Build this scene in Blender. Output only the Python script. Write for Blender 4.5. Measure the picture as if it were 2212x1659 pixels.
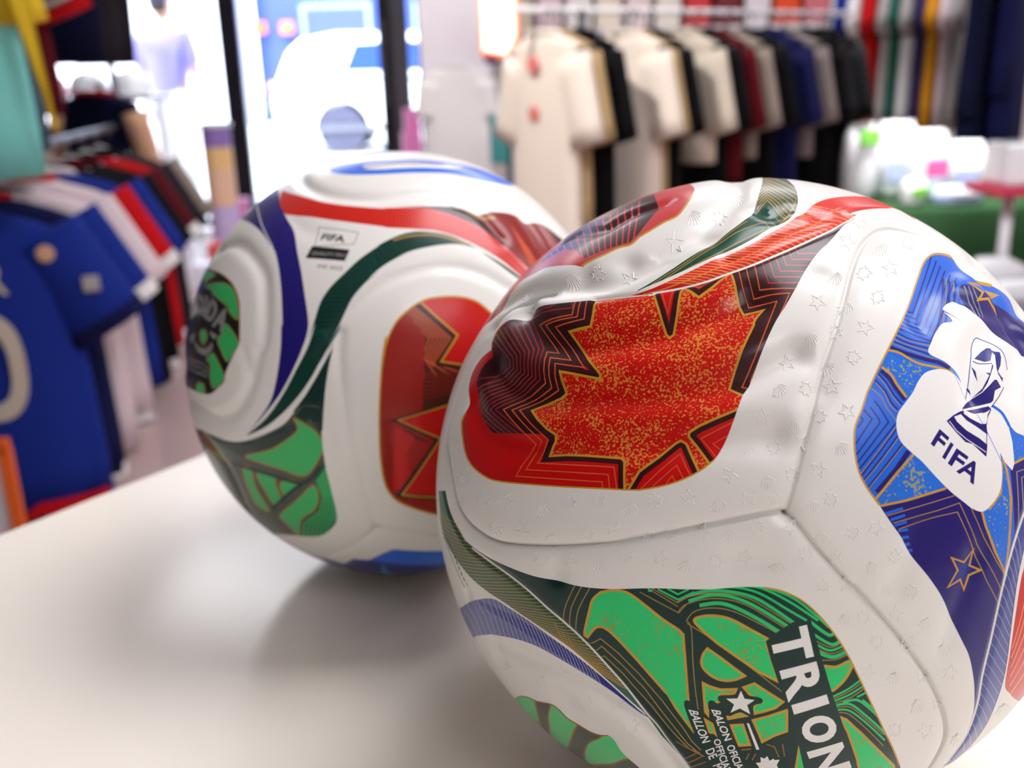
import bpy, bmesh, math, random
import numpy as np
from mathutils import Vector, Matrix, geometry

random.seed(7)
for _o in list(bpy.data.objects):
    bpy.data.objects.remove(_o, do_unlink=True)
SC = bpy.context.scene
COL = SC.collection
W_PX, H_PX = 2212.0, 1659.0
FPX = 2150.0
CXP, CYP = W_PX / 2, H_PX / 2

# ---------------------------------------------------------------- camera
BALL_R = 0.11
TABLE_Z = 0.75
cR_cam = np.array([0.08273, -0.03732, -0.36165])     # right ball centre seen from the lens
cL_cam = np.array([-0.05785, 0.01083, -0.52791])     # left ball centre
_d = cR_cam - cL_cam
_uz = math.sin(math.radians(17.5))
_lo, _hi = -0.3, 0.3
for _i in range(80):                                  # both balls rest on one level table
    _m = 0.5 * (_lo + _hi)
    _uy = math.sqrt(1 - _uz * _uz - _m * _m)
    if _m * _d[0] + _uy * _d[1] + _uz * _d[2] > 0:
        _hi = _m
    else:
        _lo = _m
UP = np.array([_m, _uy, _uz])
_fw = np.array([0, 0, -1.0]); _fw = _fw - UP * (_fw @ UP); _fw /= np.linalg.norm(_fw)
_rt = np.cross(_fw, UP)
RCW = np.stack([_rt, _fw, UP])                        # lens axes -> world axes
CAM = np.array([0.0, 0.0, TABLE_Z + BALL_R - UP @ cR_cam])
_cd = bpy.data.cameras.new('camera')
_cam = bpy.data.objects.new('camera', _cd); COL.objects.link(_cam)
_mw = np.eye(4); _mw[:3, :3] = RCW; _mw[:3, 3] = CAM
_cam.matrix_world = Matrix(_mw.tolist())
_cd.sensor_fit = 'HORIZONTAL'; _cd.sensor_width = 36.0
_cd.lens = 36.0 * FPX / W_PX
_cd.clip_start = 0.01; _cd.clip_end = 300
_cd.dof.use_dof = True
_cd.dof.focus_distance = 0.282
_cd.dof.aperture_fstop = 10.5
SC.camera = _cam


def ray(px, py):
    v = np.array([(px - CXP) / FPX, -(py - CYP) / FPX, -1.0])
    v = RCW @ v
    return v / np.linalg.norm(v)


def at_depth(px, py, y):
    v = ray(px, py)
    return CAM + v * ((y - CAM[1]) / v[1])


def at_z(px, py, z):
    v = ray(px, py)
    return CAM + v * ((z - CAM[2]) / v[2])


# ---------------------------------------------------------------- light, sky, exposure
SC.view_settings.view_transform = 'Standard'
SC.view_settings.look = 'None'
SC.view_settings.exposure = 0.06
SC.view_settings.gamma = 1.0
SC.view_settings.use_curve_mapping = False
SC.cycles.use_denoising = True
SC.cycles.max_bounces = 6
SC.cycles.diffuse_bounces = 3
SC.cycles.glossy_bounces = 3
SC.cycles.use_adaptive_sampling = True
SC.cycles.adaptive_threshold = 0.08
SC.cycles.adaptive_min_samples = 16
SC.cycles.transparent_max_bounces = 6
SC.cycles.caustics_reflective = False
SC.cycles.caustics_refractive = False
SC.cycles.sample_clamp_indirect = 6.0
_w = bpy.data.worlds.new('sky'); SC.world = _w
_w.use_nodes = True
_bg = _w.node_tree.nodes['Background']
_bg.inputs['Color'].default_value = (0.78, 0.88, 1.0, 1)
_bg.inputs['Strength'].default_value = 8.0
_sd = bpy.data.lights.new('sun', 'SUN'); _sd.energy = 9.0; _sd.angle = 0.02; _sd.color = (1, 0.95, 0.86)
_s = bpy.data.objects.new('sun', _sd); COL.objects.link(_s)
_s.rotation_euler = (math.radians(42), 0, math.radians(-18))   # from high behind the shop: lights the street only


# ---------------------------------------------------------------- materials
def lin(c):
    return tuple(((v / 255) / 12.92 if v / 255 <= 0.04045 else ((v / 255 + 0.055) / 1.055) ** 2.4) for v in c)


MATS = {}


def mat(name, rgb, rough=0.5, spec=0.5, metal=0.0, coat=0.0, emit=None, estr=0.0, noise=None, sheen=0.0, bump=None):
    """principled material; noise=(scale, amount) mottles the colour, bump=(scale, strength) adds fine relief"""
    if name in MATS:
        return MATS[name]
    m = bpy.data.materials.new(name); m.use_nodes = True
    nt = m.node_tree; b = nt.nodes['Principled BSDF']
    c = lin(rgb)
    b.inputs['Base Color'].default_value = (*c, 1)
    b.inputs['Roughness'].default_value = rough
    b.inputs['Specular IOR Level'].default_value = spec
    b.inputs['Metallic'].default_value = metal
    b.inputs['Coat Weight'].default_value = coat
    b.inputs['Coat Roughness'].default_value = 0.12
    if sheen:
        b.inputs['Sheen Weight'].default_value = sheen
    if emit:
        b.inputs['Emission Color'].default_value = (*lin(emit), 1)
        b.inputs['Emission Strength'].default_value = estr
    if noise or bump:
        tc = nt.nodes.new('ShaderNodeTexCoord')
    if noise:
        n = nt.nodes.new('ShaderNodeTexNoise'); n.inputs['Scale'].default_value = noise[0]; n.inputs['Detail'].default_value = 4
        nt.links.new(tc.outputs['Object'], n.inputs['Vector'])
        r = nt.nodes.new('ShaderNodeMapRange')
        r.inputs['To Min'].default_value = 1 - noise[1]; r.inputs['To Max'].default_value = 1 + noise[1]
        nt.links.new(n.outputs['Fac'], r.inputs['Value'])
        mx = nt.nodes.new('ShaderNodeVectorMath'); mx.operation = 'SCALE'
        mx.inputs[0].default_value = c
        nt.links.new(r.outputs['Result'], mx.inputs['Scale'])
        nt.links.new(mx.outputs['Vector'], b.inputs['Base Color'])
    if bump:
        n2 = nt.nodes.new('ShaderNodeTexNoise'); n2.inputs['Scale'].default_value = bump[0]; n2.inputs['Detail'].default_value = 3
        nt.links.new(tc.outputs['Object'], n2.inputs['Vector'])
        bp = nt.nodes.new('ShaderNodeBump'); bp.inputs['Strength'].default_value = bump[1]; bp.inputs['Distance'].default_value = 0.002
        nt.links.new(n2.outputs['Fac'], bp.inputs['Height'])
        nt.links.new(bp.outputs['Normal'], b.inputs['Normal'])
    MATS[name] = m
    return m


BALL_ROUGH, BALL_COAT = 0.28, 0.08


def ink(name, rgb):
    return mat('ball_' + name, rgb, rough=BALL_ROUGH, spec=0.24, coat=BALL_COAT)


def speckle(name, rgb, rgb2, scale=1500.0, thr=0.56, patch=120.0, amt=0.2):
    """printed ink with small flecks of a second ink"""
    nm = 'ball_' + name
    if nm in MATS:
        return MATS[nm]
    m = ink(name, rgb); nt = m.node_tree; b = nt.nodes['Principled BSDF']
    tc = nt.nodes.new('ShaderNodeTexCoord')
    n = nt.nodes.new('ShaderNodeTexNoise'); n.inputs['Scale'].default_value = scale; n.inputs['Detail'].default_value = 1.5
    n2 = nt.nodes.new('ShaderNodeTexNoise'); n2.inputs['Scale'].default_value = patch; n2.inputs['Detail'].default_value = 3
    nt.links.new(tc.outputs['Object'], n.inputs['Vector']); nt.links.new(tc.outputs['Object'], n2.inputs['Vector'])
    a = nt.nodes.new('ShaderNodeMath'); a.operation = 'MULTIPLY_ADD'
    a.inputs[1].default_value = amt * 2; a.inputs[2].default_value = -amt
    nt.links.new(n2.outputs['Fac'], a.inputs[0])
    s = nt.nodes.new('ShaderNodeMath'); s.operation = 'ADD'
    nt.links.new(n.outputs['Fac'], s.inputs[0]); nt.links.new(a.outputs[0], s.inputs[1])
    r = nt.nodes.new('ShaderNodeMapRange'); r.inputs['From Min'].default_value = thr; r.inputs['From Max'].default_value = thr + 0.03
    nt.links.new(s.outputs[0], r.inputs['Value'])
    mx = nt.nodes.new('ShaderNodeMix'); mx.data_type = 'RGBA'
    mx.inputs['A'].default_value = (*lin(rgb), 1); mx.inputs['B'].default_value = (*lin(rgb2), 1)
    nt.links.new(r.outputs['Result'], mx.inputs['Factor'])
    nt.links.new(mx.outputs['Result'], b.inputs['Base Color'])
    return m


# ---------------------------------------------------------------- object helpers
def empty(name, label, cat, loc=(0, 0, 0), rotz=0.0, group=None):
    o = bpy.data.objects.new(name, None); COL.objects.link(o)
    o.location = loc; o.rotation_euler = (0, 0, rotz)
    o.empty_display_size = 0.05
    o['label'] = label; o['category'] = cat
    if group:
        o['group'] = group
    return o


def tag(o, label, cat, group=None):
    o['label'] = label; o['category'] = cat
    if group:
        o['group'] = group
    return o


def mesh_obj(name, verts, faces, m, parent=None, smooth=False, loc=None):
    me = bpy.data.meshes.new(name)
    me.from_pydata([tuple(map(float, v)) for v in verts], [], [tuple(map(int, f)) for f in faces])
    for mm in (m if isinstance(m, (list, tuple)) else [m]):
        me.materials.append(mm)
    if smooth:
        me.polygons.foreach_set('use_smooth', [True] * len(me.polygons))
    o = bpy.data.objects.new(name, me); COL.objects.link(o)
    if parent is not None:
        o.parent = parent
    if loc is not None:
        o.location = loc
    return o


class MB:
    """collects shapes into one mesh"""
    def __init__(self):
        self.v = []; self.f = []

    def add(self, v, f):
        b = len(self.v)
        self.v += [tuple(x) for x in v]
        self.f += [tuple(i + b for i in q) for q in f]
        return self

    def box(self, c, s, rotz=0.0, bev=0.0):
        hx, hy, hz = s[0] / 2, s[1] / 2, s[2] / 2
        ca, sa = math.cos(rotz), math.sin(rotz)
        if bev <= 0:
            pts = [(x, y, z) for z in (-hz, hz) for (x, y) in ((-hx, -hy), (hx, -hy), (hx, hy), (-hx, hy))]
            fs = [(3, 2, 1, 0), (4, 5, 6, 7), (0, 1, 5, 4), (1, 2, 6, 5), (2, 3, 7, 6), (3, 0, 4, 7)]
        else:
            b = min(bev, hx * .9, hy * .9, hz * .9)
            pts = []; fs = []
            rings = [(-hz, b), (-hz + b * .3, b * .3), (-hz + b, 0), (hz - b, 0), (hz - b * .3, b * .3), (hz, b)]
            for z, ins in rings:
                x, y = hx - ins, hy - ins; k = b * .6
                pts += [(-x + k, -y, z), (x - k, -y, z), (x, -y + k, z), (x, y - k, z), (x - k, y, z), (-x + k, y, z), (-x, y - k, z), (-x, -y + k, z)]
            for r in range(5):
                for i in range(8):
                    j = (i + 1) % 8
                    fs.append((r * 8 + i, r * 8 + j, r * 8 + 8 + j, r * 8 + 8 + i))
            fs.append(tuple(range(7, -1, -1))); fs.append(tuple(range(40, 48)))
        return self.add([(c[0] + x * ca - y * sa, c[1] + x * sa + y * ca, c[2] + z) for x, y, z in pts], fs)

    def tube(self, pts, r, n=10, cap=True):
        pts = [np.array(p, float) for p in pts]
        rs = r if isinstance(r, (list, tuple)) else [r] * len(pts)
        v = []; f = []
        prev = None
        for i, p in enumerate(pts):
            t = pts[min(i + 1, len(pts) - 1)] - pts[max(i - 1, 0)]
            t = t / (np.linalg.norm(t) + 1e-12)
            if prev is None:
                a = np.array([0, 0, 1.0]) if abs(t[2]) < 0.9 else np.array([1.0, 0, 0])
            else:
                a = prev
            x = a - t * (a @ t); x /= np.linalg.norm(x); prev = x
            y = np.cross(t, x)
            for k in range(n):
                an = 2 * math.pi * k / n
                v.append(p + rs[i] * (math.cos(an) * x + math.sin(an) * y))
        for i in range(len(pts) - 1):
            for k in range(n):
                k2 = (k + 1) % n
                f.append((i * n + k, i * n + k2, (i + 1) * n + k2, (i + 1) * n + k))
        if cap:
            f.append(tuple(range(n - 1, -1, -1))); f.append(tuple((len(pts) - 1) * n + k for k in range(n)))
        return self.add(v, f)

    def lathe(self, prof, c=(0, 0, 0), n=24):
        v = []; f = []
        for r, z in prof:
            for k in range(n):
                a = 2 * math.pi * k / n
                v.append((c[0] + r * math.cos(a), c[1] + r * math.sin(a), c[2] + z))
        for i in range(len(prof) - 1):
            for k in range(n):
                k2 = (k + 1) % n
                f.append((i * n + k, i * n + k2, (i + 1) * n + k2, (i + 1) * n + k))
        f.append(tuple(range(n - 1, -1, -1))); f.append(tuple((len(prof) - 1) * n + k for k in range(n)))
        return self.add(v, f)

    def prism(self, poly, z0, z1, axis='y'):
        """extrude a polygon of (a, b) points; axis y: (x, z) outline from y=z0 to y=z1; axis z: (x, y)"""
        n = len(poly)
        if axis == 'y':
            v = [(a, z0, b) for a, b in poly] + [(a, z1, b) for a, b in poly]
        else:
            v = [(a, b, z0) for a, b in poly] + [(a, b, z1) for a, b in poly]
        f = [tuple(range(n)), tuple(range(2 * n - 1, n - 1, -1))]
        f += [(i, i + n, (i + 1) % n + n, (i + 1) % n) for i in range(n)]
        return self.add(v, f)

    def build(self, name, m, parent=None, smooth=False, loc=None):
        o = mesh_obj(name, self.v, self.f, m, parent, smooth, loc)
        bm = bmesh.new(); bm.from_mesh(o.data)
        bmesh.ops.recalc_face_normals(bm, faces=bm.faces)
        bm.to_mesh(o.data); bm.free()
        return o


def glyph_loops(text):
    """outline loops of a word in the built-in font, scaled into the unit square"""
    cu = bpy.data.curves.new('tmp', 'FONT'); cu.body = text; cu.resolution_u = 4
    o = bpy.data.objects.new('tmp', cu); COL.objects.link(o)
    dg = bpy.context.evaluated_depsgraph_get(); dg.update()
    me = bpy.data.meshes.new_from_object(o.evaluated_get(dg))
    vs = np.array([v.co[:2] for v in me.vertices])
    cnt = {}
    for p in me.polygons:
        vv = list(p.vertices)
        for a, b in zip(vv, vv[1:] + vv[:1]):
            cnt[(a, b)] = cnt.get((a, b), 0) + 1
    # merge coincident points so neighbouring triangles share edges
    key = {}; rep = []
    for i, p in enumerate(vs):
        k = (round(p[0], 5), round(p[1], 5)); key.setdefault(k, i); rep.append(key[k])
    half = {}
    for (a, b), c in cnt.items():
        a, b = rep[a], rep[b]
        if a != b:
            half[(a, b)] = half.get((a, b), 0) + c
    nxt = {}
    for (a, b) in half:
        if (b, a) not in half:
            nxt.setdefault(a, []).append(b)
    loops = []
    while nxt:
        s = next(iter(nxt)); lp = [s]; c = s
        while c in nxt:
            d = nxt[c].pop()
            if not nxt[c]:
                del nxt[c]
            if d == s:
                break
            lp.append(d); c = d
        if len(lp) > 2:
            loops.append(vs[lp])
    bpy.data.objects.remove(o, do_unlink=True); bpy.data.curves.remove(cu); bpy.data.meshes.remove(me)
    allv = np.concatenate(loops); mn, mxx = allv.min(0), allv.max(0)
    return [(l - mn) / (mxx - mn) for l in loops]
# ---------------------------------------------------------------- the room
def struct(o, label=None):
    o['kind'] = 'structure'
    if label:
        o['label'] = label
    return o


XL, XR, YB, YF, ZC = -3.6, 4.3, -2.6, 7.0, 2.85
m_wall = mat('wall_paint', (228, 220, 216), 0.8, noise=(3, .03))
m_floor = mat('floor_tile', (186, 160, 156), 0.22, noise=(2.2, .06))
m_ceil = mat('ceiling_white', (232, 230, 226), 0.9)
m_frame = mat('dark_frame', (26, 24, 34), 0.35, spec=0.5)
m_steel = mat('grey_steel', (110, 108, 112), 0.4, metal=0.6)
m_lampnear = mat('lamp_diffuser_bright', (240, 240, 240), 0.5, emit=(250, 250, 255), estr=12.0)
m_lampmat = mat('lamp_diffuser', (240, 240, 240), 0.5, emit=(250, 250, 255), estr=6.5)
struct(MB().box(((XL + XR) / 2, (YB + YF) / 2, -0.05), (XR - XL + .4, YF - YB + .4, 0.1)).build('floor', m_floor))
struct(MB().box(((XL + XR) / 2, (YB + YF) / 2, ZC + 0.05), (XR - XL + .4, YF - YB + .4, 0.1)).build('ceiling', m_ceil))
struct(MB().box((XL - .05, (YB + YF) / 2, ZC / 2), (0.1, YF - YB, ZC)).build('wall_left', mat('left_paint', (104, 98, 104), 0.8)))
struct(MB().box((XR + .05, (YB + YF) / 2, ZC / 2), (0.1, YF - YB, ZC)).build('wall_right', m_wall))
struct(MB().box(((XL + XR) / 2, YB - .05, ZC / 2), (XR - XL, 0.1, ZC)).build('wall_rear', mat('rear_paint', (206, 200, 196), 0.8)))
X_ = lambda px, y=YF: at_depth(px, 200, y)[0]
xw0, xd0, xd1, xj1, xs0, xs1 = XL + .15, X_(503), X_(530), X_(848), X_(884), X_(912)
xj0 = xd0
# shop front: glazing left of the door, the door, a narrow light beside it, then wall
struct(MB().box(((xs1 + XR) / 2, YF + .05, ZC / 2), (XR - xs1, 0.1, ZC)).build('wall_front', m_wall))
struct(MB().box(((XL + xs1) / 2, YF + .05, ZC - .06), (xs1 - XL, 0.1, .12)).build('trim_1', m_frame))
m_glass = bpy.data.materials.new('shop_glass'); m_glass.use_nodes = True
_nt = m_glass.node_tree; _nt.nodes.remove(_nt.nodes['Principled BSDF'])
_tr = _nt.nodes.new('ShaderNodeBsdfTransparent'); _tr.inputs['Color'].default_value = (.96, .98, 1, 1)
_gl = _nt.nodes.new('ShaderNodeBsdfGlossy'); _gl.inputs['Roughness'].default_value = 0.03
_fr = _nt.nodes.new('ShaderNodeFresnel'); _fr.inputs['IOR'].default_value = 1.45
_mx = _nt.nodes.new('ShaderNodeMixShader')
_nt.links.new(_fr.outputs[0], _mx.inputs[0]); _nt.links.new(_tr.outputs[0], _mx.inputs[1]); _nt.links.new(_gl.outputs[0], _mx.inputs[2])
_nt.links.new(_mx.outputs[0], _nt.nodes['Material Output'].inputs['Surface'])


def glazing(name, x0, x1, z0, z1, fw, y=YF + .03, posts=()):
    g = bpy.data.objects.new(name, None); COL.objects.link(g); g.location = (x0, y, 0); g['kind'] = 'structure'
    w_ = x1 - x0
    for a, b, c, d in ((0, fw, z0, z1), (w_ - fw, w_, z0, z1), (fw, w_ - fw, z0, z0 + fw * 1.4), (fw, w_ - fw, z1 - fw, z1)):
        MB().box(((a + b) / 2, 0, (c + d) / 2), (b - a, .06, d - c)).build('window_frame', m_frame, g)
    for p in posts:
        MB().box((p - x0, 0, (z0 + z1) / 2), (.05, .07, z1 - z0)).build('mullion', m_frame, g)
    MB().box((w_ / 2, 0.0, (z0 + z1) / 2), (w_ - 2 * fw, .006, z1 - z0 - 2 * fw)).build('pane', m_glass, g)
    return g


glazing('window_1', XL, xd0 - .02, 0.02, ZC - .12, .035)
dr = glazing('door_1', xd0 - .02, xj1 + .02, 0.0, ZC - .12, .095)
MB().tube([(xj1 - xd0 - .02, -.06, .8), (xj1 - xd0 - .02, -.06, 1.35)], .014).build('door_handle', m_steel, dr)
struct(MB().box(((xj1 + xs0) / 2 + .01, YF, ZC / 2 - .06), (xs0 - xj1 - .02, .12, ZC - .12)).build('trim_2', mat('grey_jamb', (84, 82, 88), .5)))
glazing('window_2', xs0, xs1, 0.02, ZC - .12, .012)
# ceiling panels
_k = 0
_rows = (('added behind the camera as front fill', -1.5), ('above the counter', .9), ('toward the shop front', 4.4))  # rear row's single panel is an added front fill, out of view
_cols = (('left', -1.0), ('middle', 1.0), ('right', 3.0))
for _x, _y, _lab in [(cx_, ry_, 'square white ceiling panel light %s, %s one of its row' % (rn_, cn_)) for rn_, ry_ in _rows for cn_, cx_ in _cols if not (cn_ != 'middle' and ry_ < 0) and not (cn_ == 'left' and ry_ < 1)]:
    t = empty('ceiling_light', _lab, 'ceiling light', (_x, _y, ZC), group='ceiling panel lights')
    MB().box((0, 0, -.02), (1.48, 1.08, .04)).build('housing', m_ceil, t)
    MB().box((0, 0, -.046), (1.4, 1.0, .012)).build('diffuser', m_lampnear if 0 < _y < 2 and _x < 2 else m_lampmat, t)

# ---------------------------------------------------------------- outside
m_pave = mat('pavement', (205, 203, 200), 0.9, noise=(1.5, .08))
struct(MB().box((0, 32, -.12), (120, 49.7, .1)).build('ground', m_pave))
m_fac = mat('facade_blue', (62, 80, 158), 0.8, noise=(.4, .1)); m_fac2 = mat('facade_pale', (140, 154, 200), 0.8)
m_win = mat('facade_window', (60, 74, 110), 0.2); m_or = mat('orange_sign', (240, 120, 60), 0.6)
xb = at_depth(500, 60, 24.5)[0]
bd = empty('building', 'blue grey building across the street seen through the door', 'building', (xb + 13.2, 26, -.07))
MB().box((0, 1, 3.0), (26, 2, 6.0)).build('wall', m_fac, bd)
MB().box((0, -.05, 6.5), (26, 2.4, 1.0)).build('parapet', m_fac2, bd)
for i in range(9):
    f = MB().box((-11 + i * 2.75, -.02, 2.0), (1.7, .08, 1.5)).build('window', m_fac2, bd)
    MB().box((-11 + i * 2.75, -.07, 2.0), (1.5, .03, 1.3)).build('pane', m_win, f)
for i in range(2):
    c = at_depth(560 + i * 60, 60, 25.8)
    MB().box((c[0] - xb - 13.2, -.15, c[2] + .07), (.28, .2, .26)).build('sign', m_or, bd)

b2 = empty('building', 'added pale building across the street, whitening the left window view', 'building', (xb - 6.2, 24.5, -.07))
m_pale = mat('facade_glare_white', (226, 224, 232), 0.8)  # added wall, its pale colour stands in for overexposed daylight
MB().box((0, 1, 3.5), (12.4, 2, 7.0)).build('wall', m_pale, b2)
for i in range(4):
    f = MB().box((-4.6 + i * 2.9, -.02, 4.6), (1.4, .08, 1.5)).build('window', m_fac2, b2)
    MB().box((-4.6 + i * 2.9, -.07, 4.6), (1.2, .03, 1.3)).build('pane', m_win, f)
MB().box((0, -.1, 7.1), (12.8, 2.6, .25)).build('cornice', m_pale, b2)


def car(loc, label):
    t = empty('parked_car', label, 'car', loc)
    white = mat('car_paint', (236, 238, 240), 0.25, coat=0.6); tyre = mat('tyre', (74, 74, 92), 0.9, spec=.1); glass = mat('car_glass', (36, 62, 122), 0.6, spec=.1); rim = mat('car_rim', (150, 150, 160), 0.3, metal=.5)
    low = [(0.0, .42), (-.04, .75), (.02, .98), (.10, 1.08), (4.35, .86), (4.48, .72), (4.5, .42), (4.0, .30)] + [(3.6 + .40 * math.cos(a), .34 + .40 * math.sin(a)) for a in np.linspace(.02, math.pi - .02, 13)] + [(3.2, .30), (1.32, .30)] + [(.92 + .40 * math.cos(a), .34 + .40 * math.sin(a)) for a in np.linspace(.02, math.pi - .02, 13)] + [(.52, .30)]
    up = [(.08, 1.06), (.22, 1.40), (.40, 1.56), (.9, 1.64), (2.0, 1.62), (2.5, 1.52), (3.25, 1.02)]
    b = MB(); n = len(low)
    ys = (0, .06, 1.74, 1.8); ins = (.03, 0, 0, .03)
    v = []
    for y, k in zip(ys, ins):
        v += [(2.25 + (x - 2.25) * (1 - k * .6), y, z) for x, z in low]
    f = [tuple(range(n)), tuple(range(4 * n - 1, 3 * n - 1, -1))]
    for r in range(3):
        f += [(r * n + i, r * n + n + i, r * n + n + (i + 1) % n, r * n + (i + 1) % n) for i in range(n)]
    b.add(v, f).build('body', white, t)
    c = MB(); n = len(up)
    v = []
    for y, k in ((.05, 0), (.22, 1), (1.58, 1), (1.75, 0)):
        for x, z in up:
            fz = (z - 1.0) / .64
            yy = .04 + .20 * fz if y < .9 else 1.76 - .20 * fz
            v.append((x, yy if k == 0 else (.9 + (yy - .9) * .8), z if k == 0 else z + .02 * fz))
    f = []
    for r in range(3):
        f += [(r * n + i, r * n + n + i, r * n + n + i + 1, r * n + i + 1) for i in range(n - 1)]
    f += [tuple(range(n)), tuple(range(4 * n - 1, 3 * n - 1, -1))]
    c.add(v, f).build('cabin', white, t)
    for pts in ([(1.0, 1.12), (1.16, 1.50), (1.85, 1.52), (1.85, 1.12)], [(1.93, 1.12), (1.93, 1.52), (2.35, 1.46), (2.9, 1.10)]):
        w_ = MB(); q = []
        for x, z in pts:
            fz = (z - 1.0) / .64
            q.append((x, .04 + .20 * fz - .012, z))
        w_.add(q + [(x, y + .02, z) for x, y, z in q], [(0, 1, 2, 3), (7, 6, 5, 4)] + [(i, i + 4, (i + 1) % 4 + 4, (i + 1) % 4) for i in range(4)]).build('side_window', glass, t)
    for x in (.92, 3.6):
        for y in (.12, 1.68):
            wh = MB(); a = np.linspace(0, 2 * math.pi, 25)[:-1]
            for yy, rr in ((-.1, .30), (-.11, .34), (.1, .34), (.11, .30)):
                wh.v += [(x + rr * math.cos(t_), y + yy, .34 + rr * math.sin(t_)) for t_ in a]
            for r in range(3):
                wh.f += [(r * 24 + i, r * 24 + (i + 1) % 24, r * 24 + 24 + (i + 1) % 24, r * 24 + 24 + i) for i in range(24)]
            wh.f += [tuple(range(24)), tuple(range(95, 71, -1))]
            wo = wh.build('wheel', tyre, t)
            hub = MB()
            for k in range(5):
                an = k * 2 * math.pi / 5
                hub.box((0, 0, 0), (.05, .02, .05))
                hub.tube([(x, y - .115, .34), (x + .2 * math.cos(an), y - .112, .34 + .2 * math.sin(an))], .03, 6)
            hub.v = [p if abs(p[1]) > .04 else (x + p[0], y - .115 + p[1], .34 + p[2]) for p in hub.v]
            hub.build('hub', rim, wo)
    MB().box((.0, .12, .92), (.10, .22, .16), bev=.02).build('tail_light', mat('tail_red', (220, 120, 130), .2), t)
    MB().box((2.25, -.012, .36), (3.4, .03, .08)).build('sill', mat('car_trim', (90, 92, 104), .5), t)
    for x in (1.9, 2.95):
        MB().box((x - .3, -.02, .95), (.16, .03, .03)).build('door_handle', white, t)
    return t


cc = at_depth(598, 285, 14.6)
car((cc[0], 14.6, -.07), 'white car parked on the street outside the glass door')

# ---------------------------------------------------------------- display counter
p0 = at_z(0, 1150, TABLE_Z); p1 = at_z(420, 985, TABLE_Z)
ed = (p1 - p0)[:2]; ed /= np.linalg.norm(ed)
nin = np.array([ed[1], -ed[0]])                       # towards the camera side
corner = at_z(1285, 640, TABLE_Z)[:2]
tc = corner - nin * ((corner - p0[:2]) @ nin)          # far right corner on the edge line
CW, CD = 2.6, 1.5
a_ = math.atan2(ed[1], ed[0])
cen = tc - ed * CW / 2 + nin * CD / 2
m_lam = mat('white_laminate', (240, 232, 221), 0.17, spec=0.5, noise=(1.3, .015)); m_edge = mat('edge_band', (214, 206, 192), 0.4)
ct = empty('display_counter', 'cream white display counter top the balls rest on', 'counter', (cen[0], cen[1], 0), a_)
MB().box((0, 0, TABLE_Z - .0145), (CW, CD, .029), bev=.004).build('worktop', m_lam, ct)
MB().box((0, CD / 2 - .001, TABLE_Z - .016), (CW - .004, .006, .022)).build('edge_strip', m_edge, ct)
MB().box((0, 0, (TABLE_Z - .03) / 2 + .04), (CW - .06, CD - .06, TABLE_Z - .11)).build('cabinet', m_lam, ct)
MB().box((0, 0, .04), (CW - .14, CD - .14, .08)).build('plinth', m_edge, ct)
m_scr = mat('scratch_mark', (170, 164, 158), 0.6)
# ---------------------------------------------------------------- the balls
# a ball is a sphere cut along its printed outlines: every panel and every print is real surface
CROPS = {'A': (930, 360, 3.318), 'B': (1380, 360, 3.318), 'C': (1812, 360, 3.3175), 'D': (930, 700, 3.318),
         'E': (1380, 700, 3.318), 'F': (1812, 760, 3.3175), 'G': (930, 1060, 3.318), 'H': (1080, 1259, 4.1475),
         'I': (1400, 1160, 3.324), 'J': (1780, 1160, 3.324), 'K': (380, 320, 3.7705), 'L': (780, 320, 3.318),
         'M': (380, 700, 2.765), 'N': (2000, 600, 6.382), 'O': (2000, 820, 6.382), 'Q': (1840, 780, 5.925),
         'S': (1400, 1400, 6.407), 'U': (380, 560, 5.183), 'P': (0, 0, 1.0)}


def T(*a):
    """sketch points: T('A', [(x, y), ...], 'D', [...]) -> N x 2 drawing coordinates"""
    out = []
    for k, pts in zip(a[::2], a[1::2]):
        x0, y0, s = CROPS[k]
        out += [(x0 + x / s, y0 + y / s) for x, y in pts]
    return np.array(out, float)


def sm(p, closed=False, n=5):
    """Catmull-Rom through the points"""
    p = np.asarray(p, float); N = len(p)
    out = []
    rng = range(N) if closed else range(N - 1)
    for i in rng:
        if closed:
            p0, p1, p2, p3 = p[i - 1], p[i], p[(i + 1) % N], p[(i + 2) % N]
        else:
            p0, p1, p2, p3 = p[max(i - 1, 0)], p[i], p[i + 1], p[min(i + 2, N - 1)]
        m = max(2, min(n, int(np.linalg.norm(p2 - p1) / 4) + 1))
        for t in np.arange(m) / m:
            out.append(0.5 * ((2 * p1) + (-p0 + p2) * t + (2 * p0 - 5 * p1 + 4 * p2 - p3) * t * t + (-p0 + 3 * p1 - 3 * p2 + p3) * t ** 3))
    if not closed:
        out.append(p[-1])
    return np.array(out)


def stroke(p, w, closed=False):
    """outline polygon of a pen stroke of width w along p (mitred)"""
    p = np.asarray(p, float)
    keep = [0] + [i for i in range(1, len(p)) if np.linalg.norm(p[i] - p[i - 1]) > 0.3]
    p = p[keep]
    if closed:
        p = np.vstack([p, p[:1]])
    d = np.diff(p, axis=0); d /= np.linalg.norm(d, axis=1)[:, None] + 1e-9
    nr = np.c_[-d[:, 1], d[:, 0]]
    n = len(p); L = []; R = []
    for i in range(n):
        if closed and i in (0, n - 1):
            a, b = nr[-1], nr[0]
        else:
            a, b = nr[max(i - 1, 0)], nr[min(i, n - 2)]
        m = a + b; l = np.linalg.norm(m)
        m = a if l < 1e-6 else m / l
        k = 1 / max(0.4, m @ a)
        L.append(p[i] + m * w / 2 * k); R.append(p[i] - m * w / 2 * k)
    return np.array(L + R[::-1])


def resample(p, ts):
    p = np.asarray(p, float)
    s = np.r_[0, np.cumsum(np.linalg.norm(np.diff(p, axis=0), axis=1))]; s /= s[-1]
    return np.c_[np.interp(ts, s, p[:, 0]), np.interp(ts, s, p[:, 1])]


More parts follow.
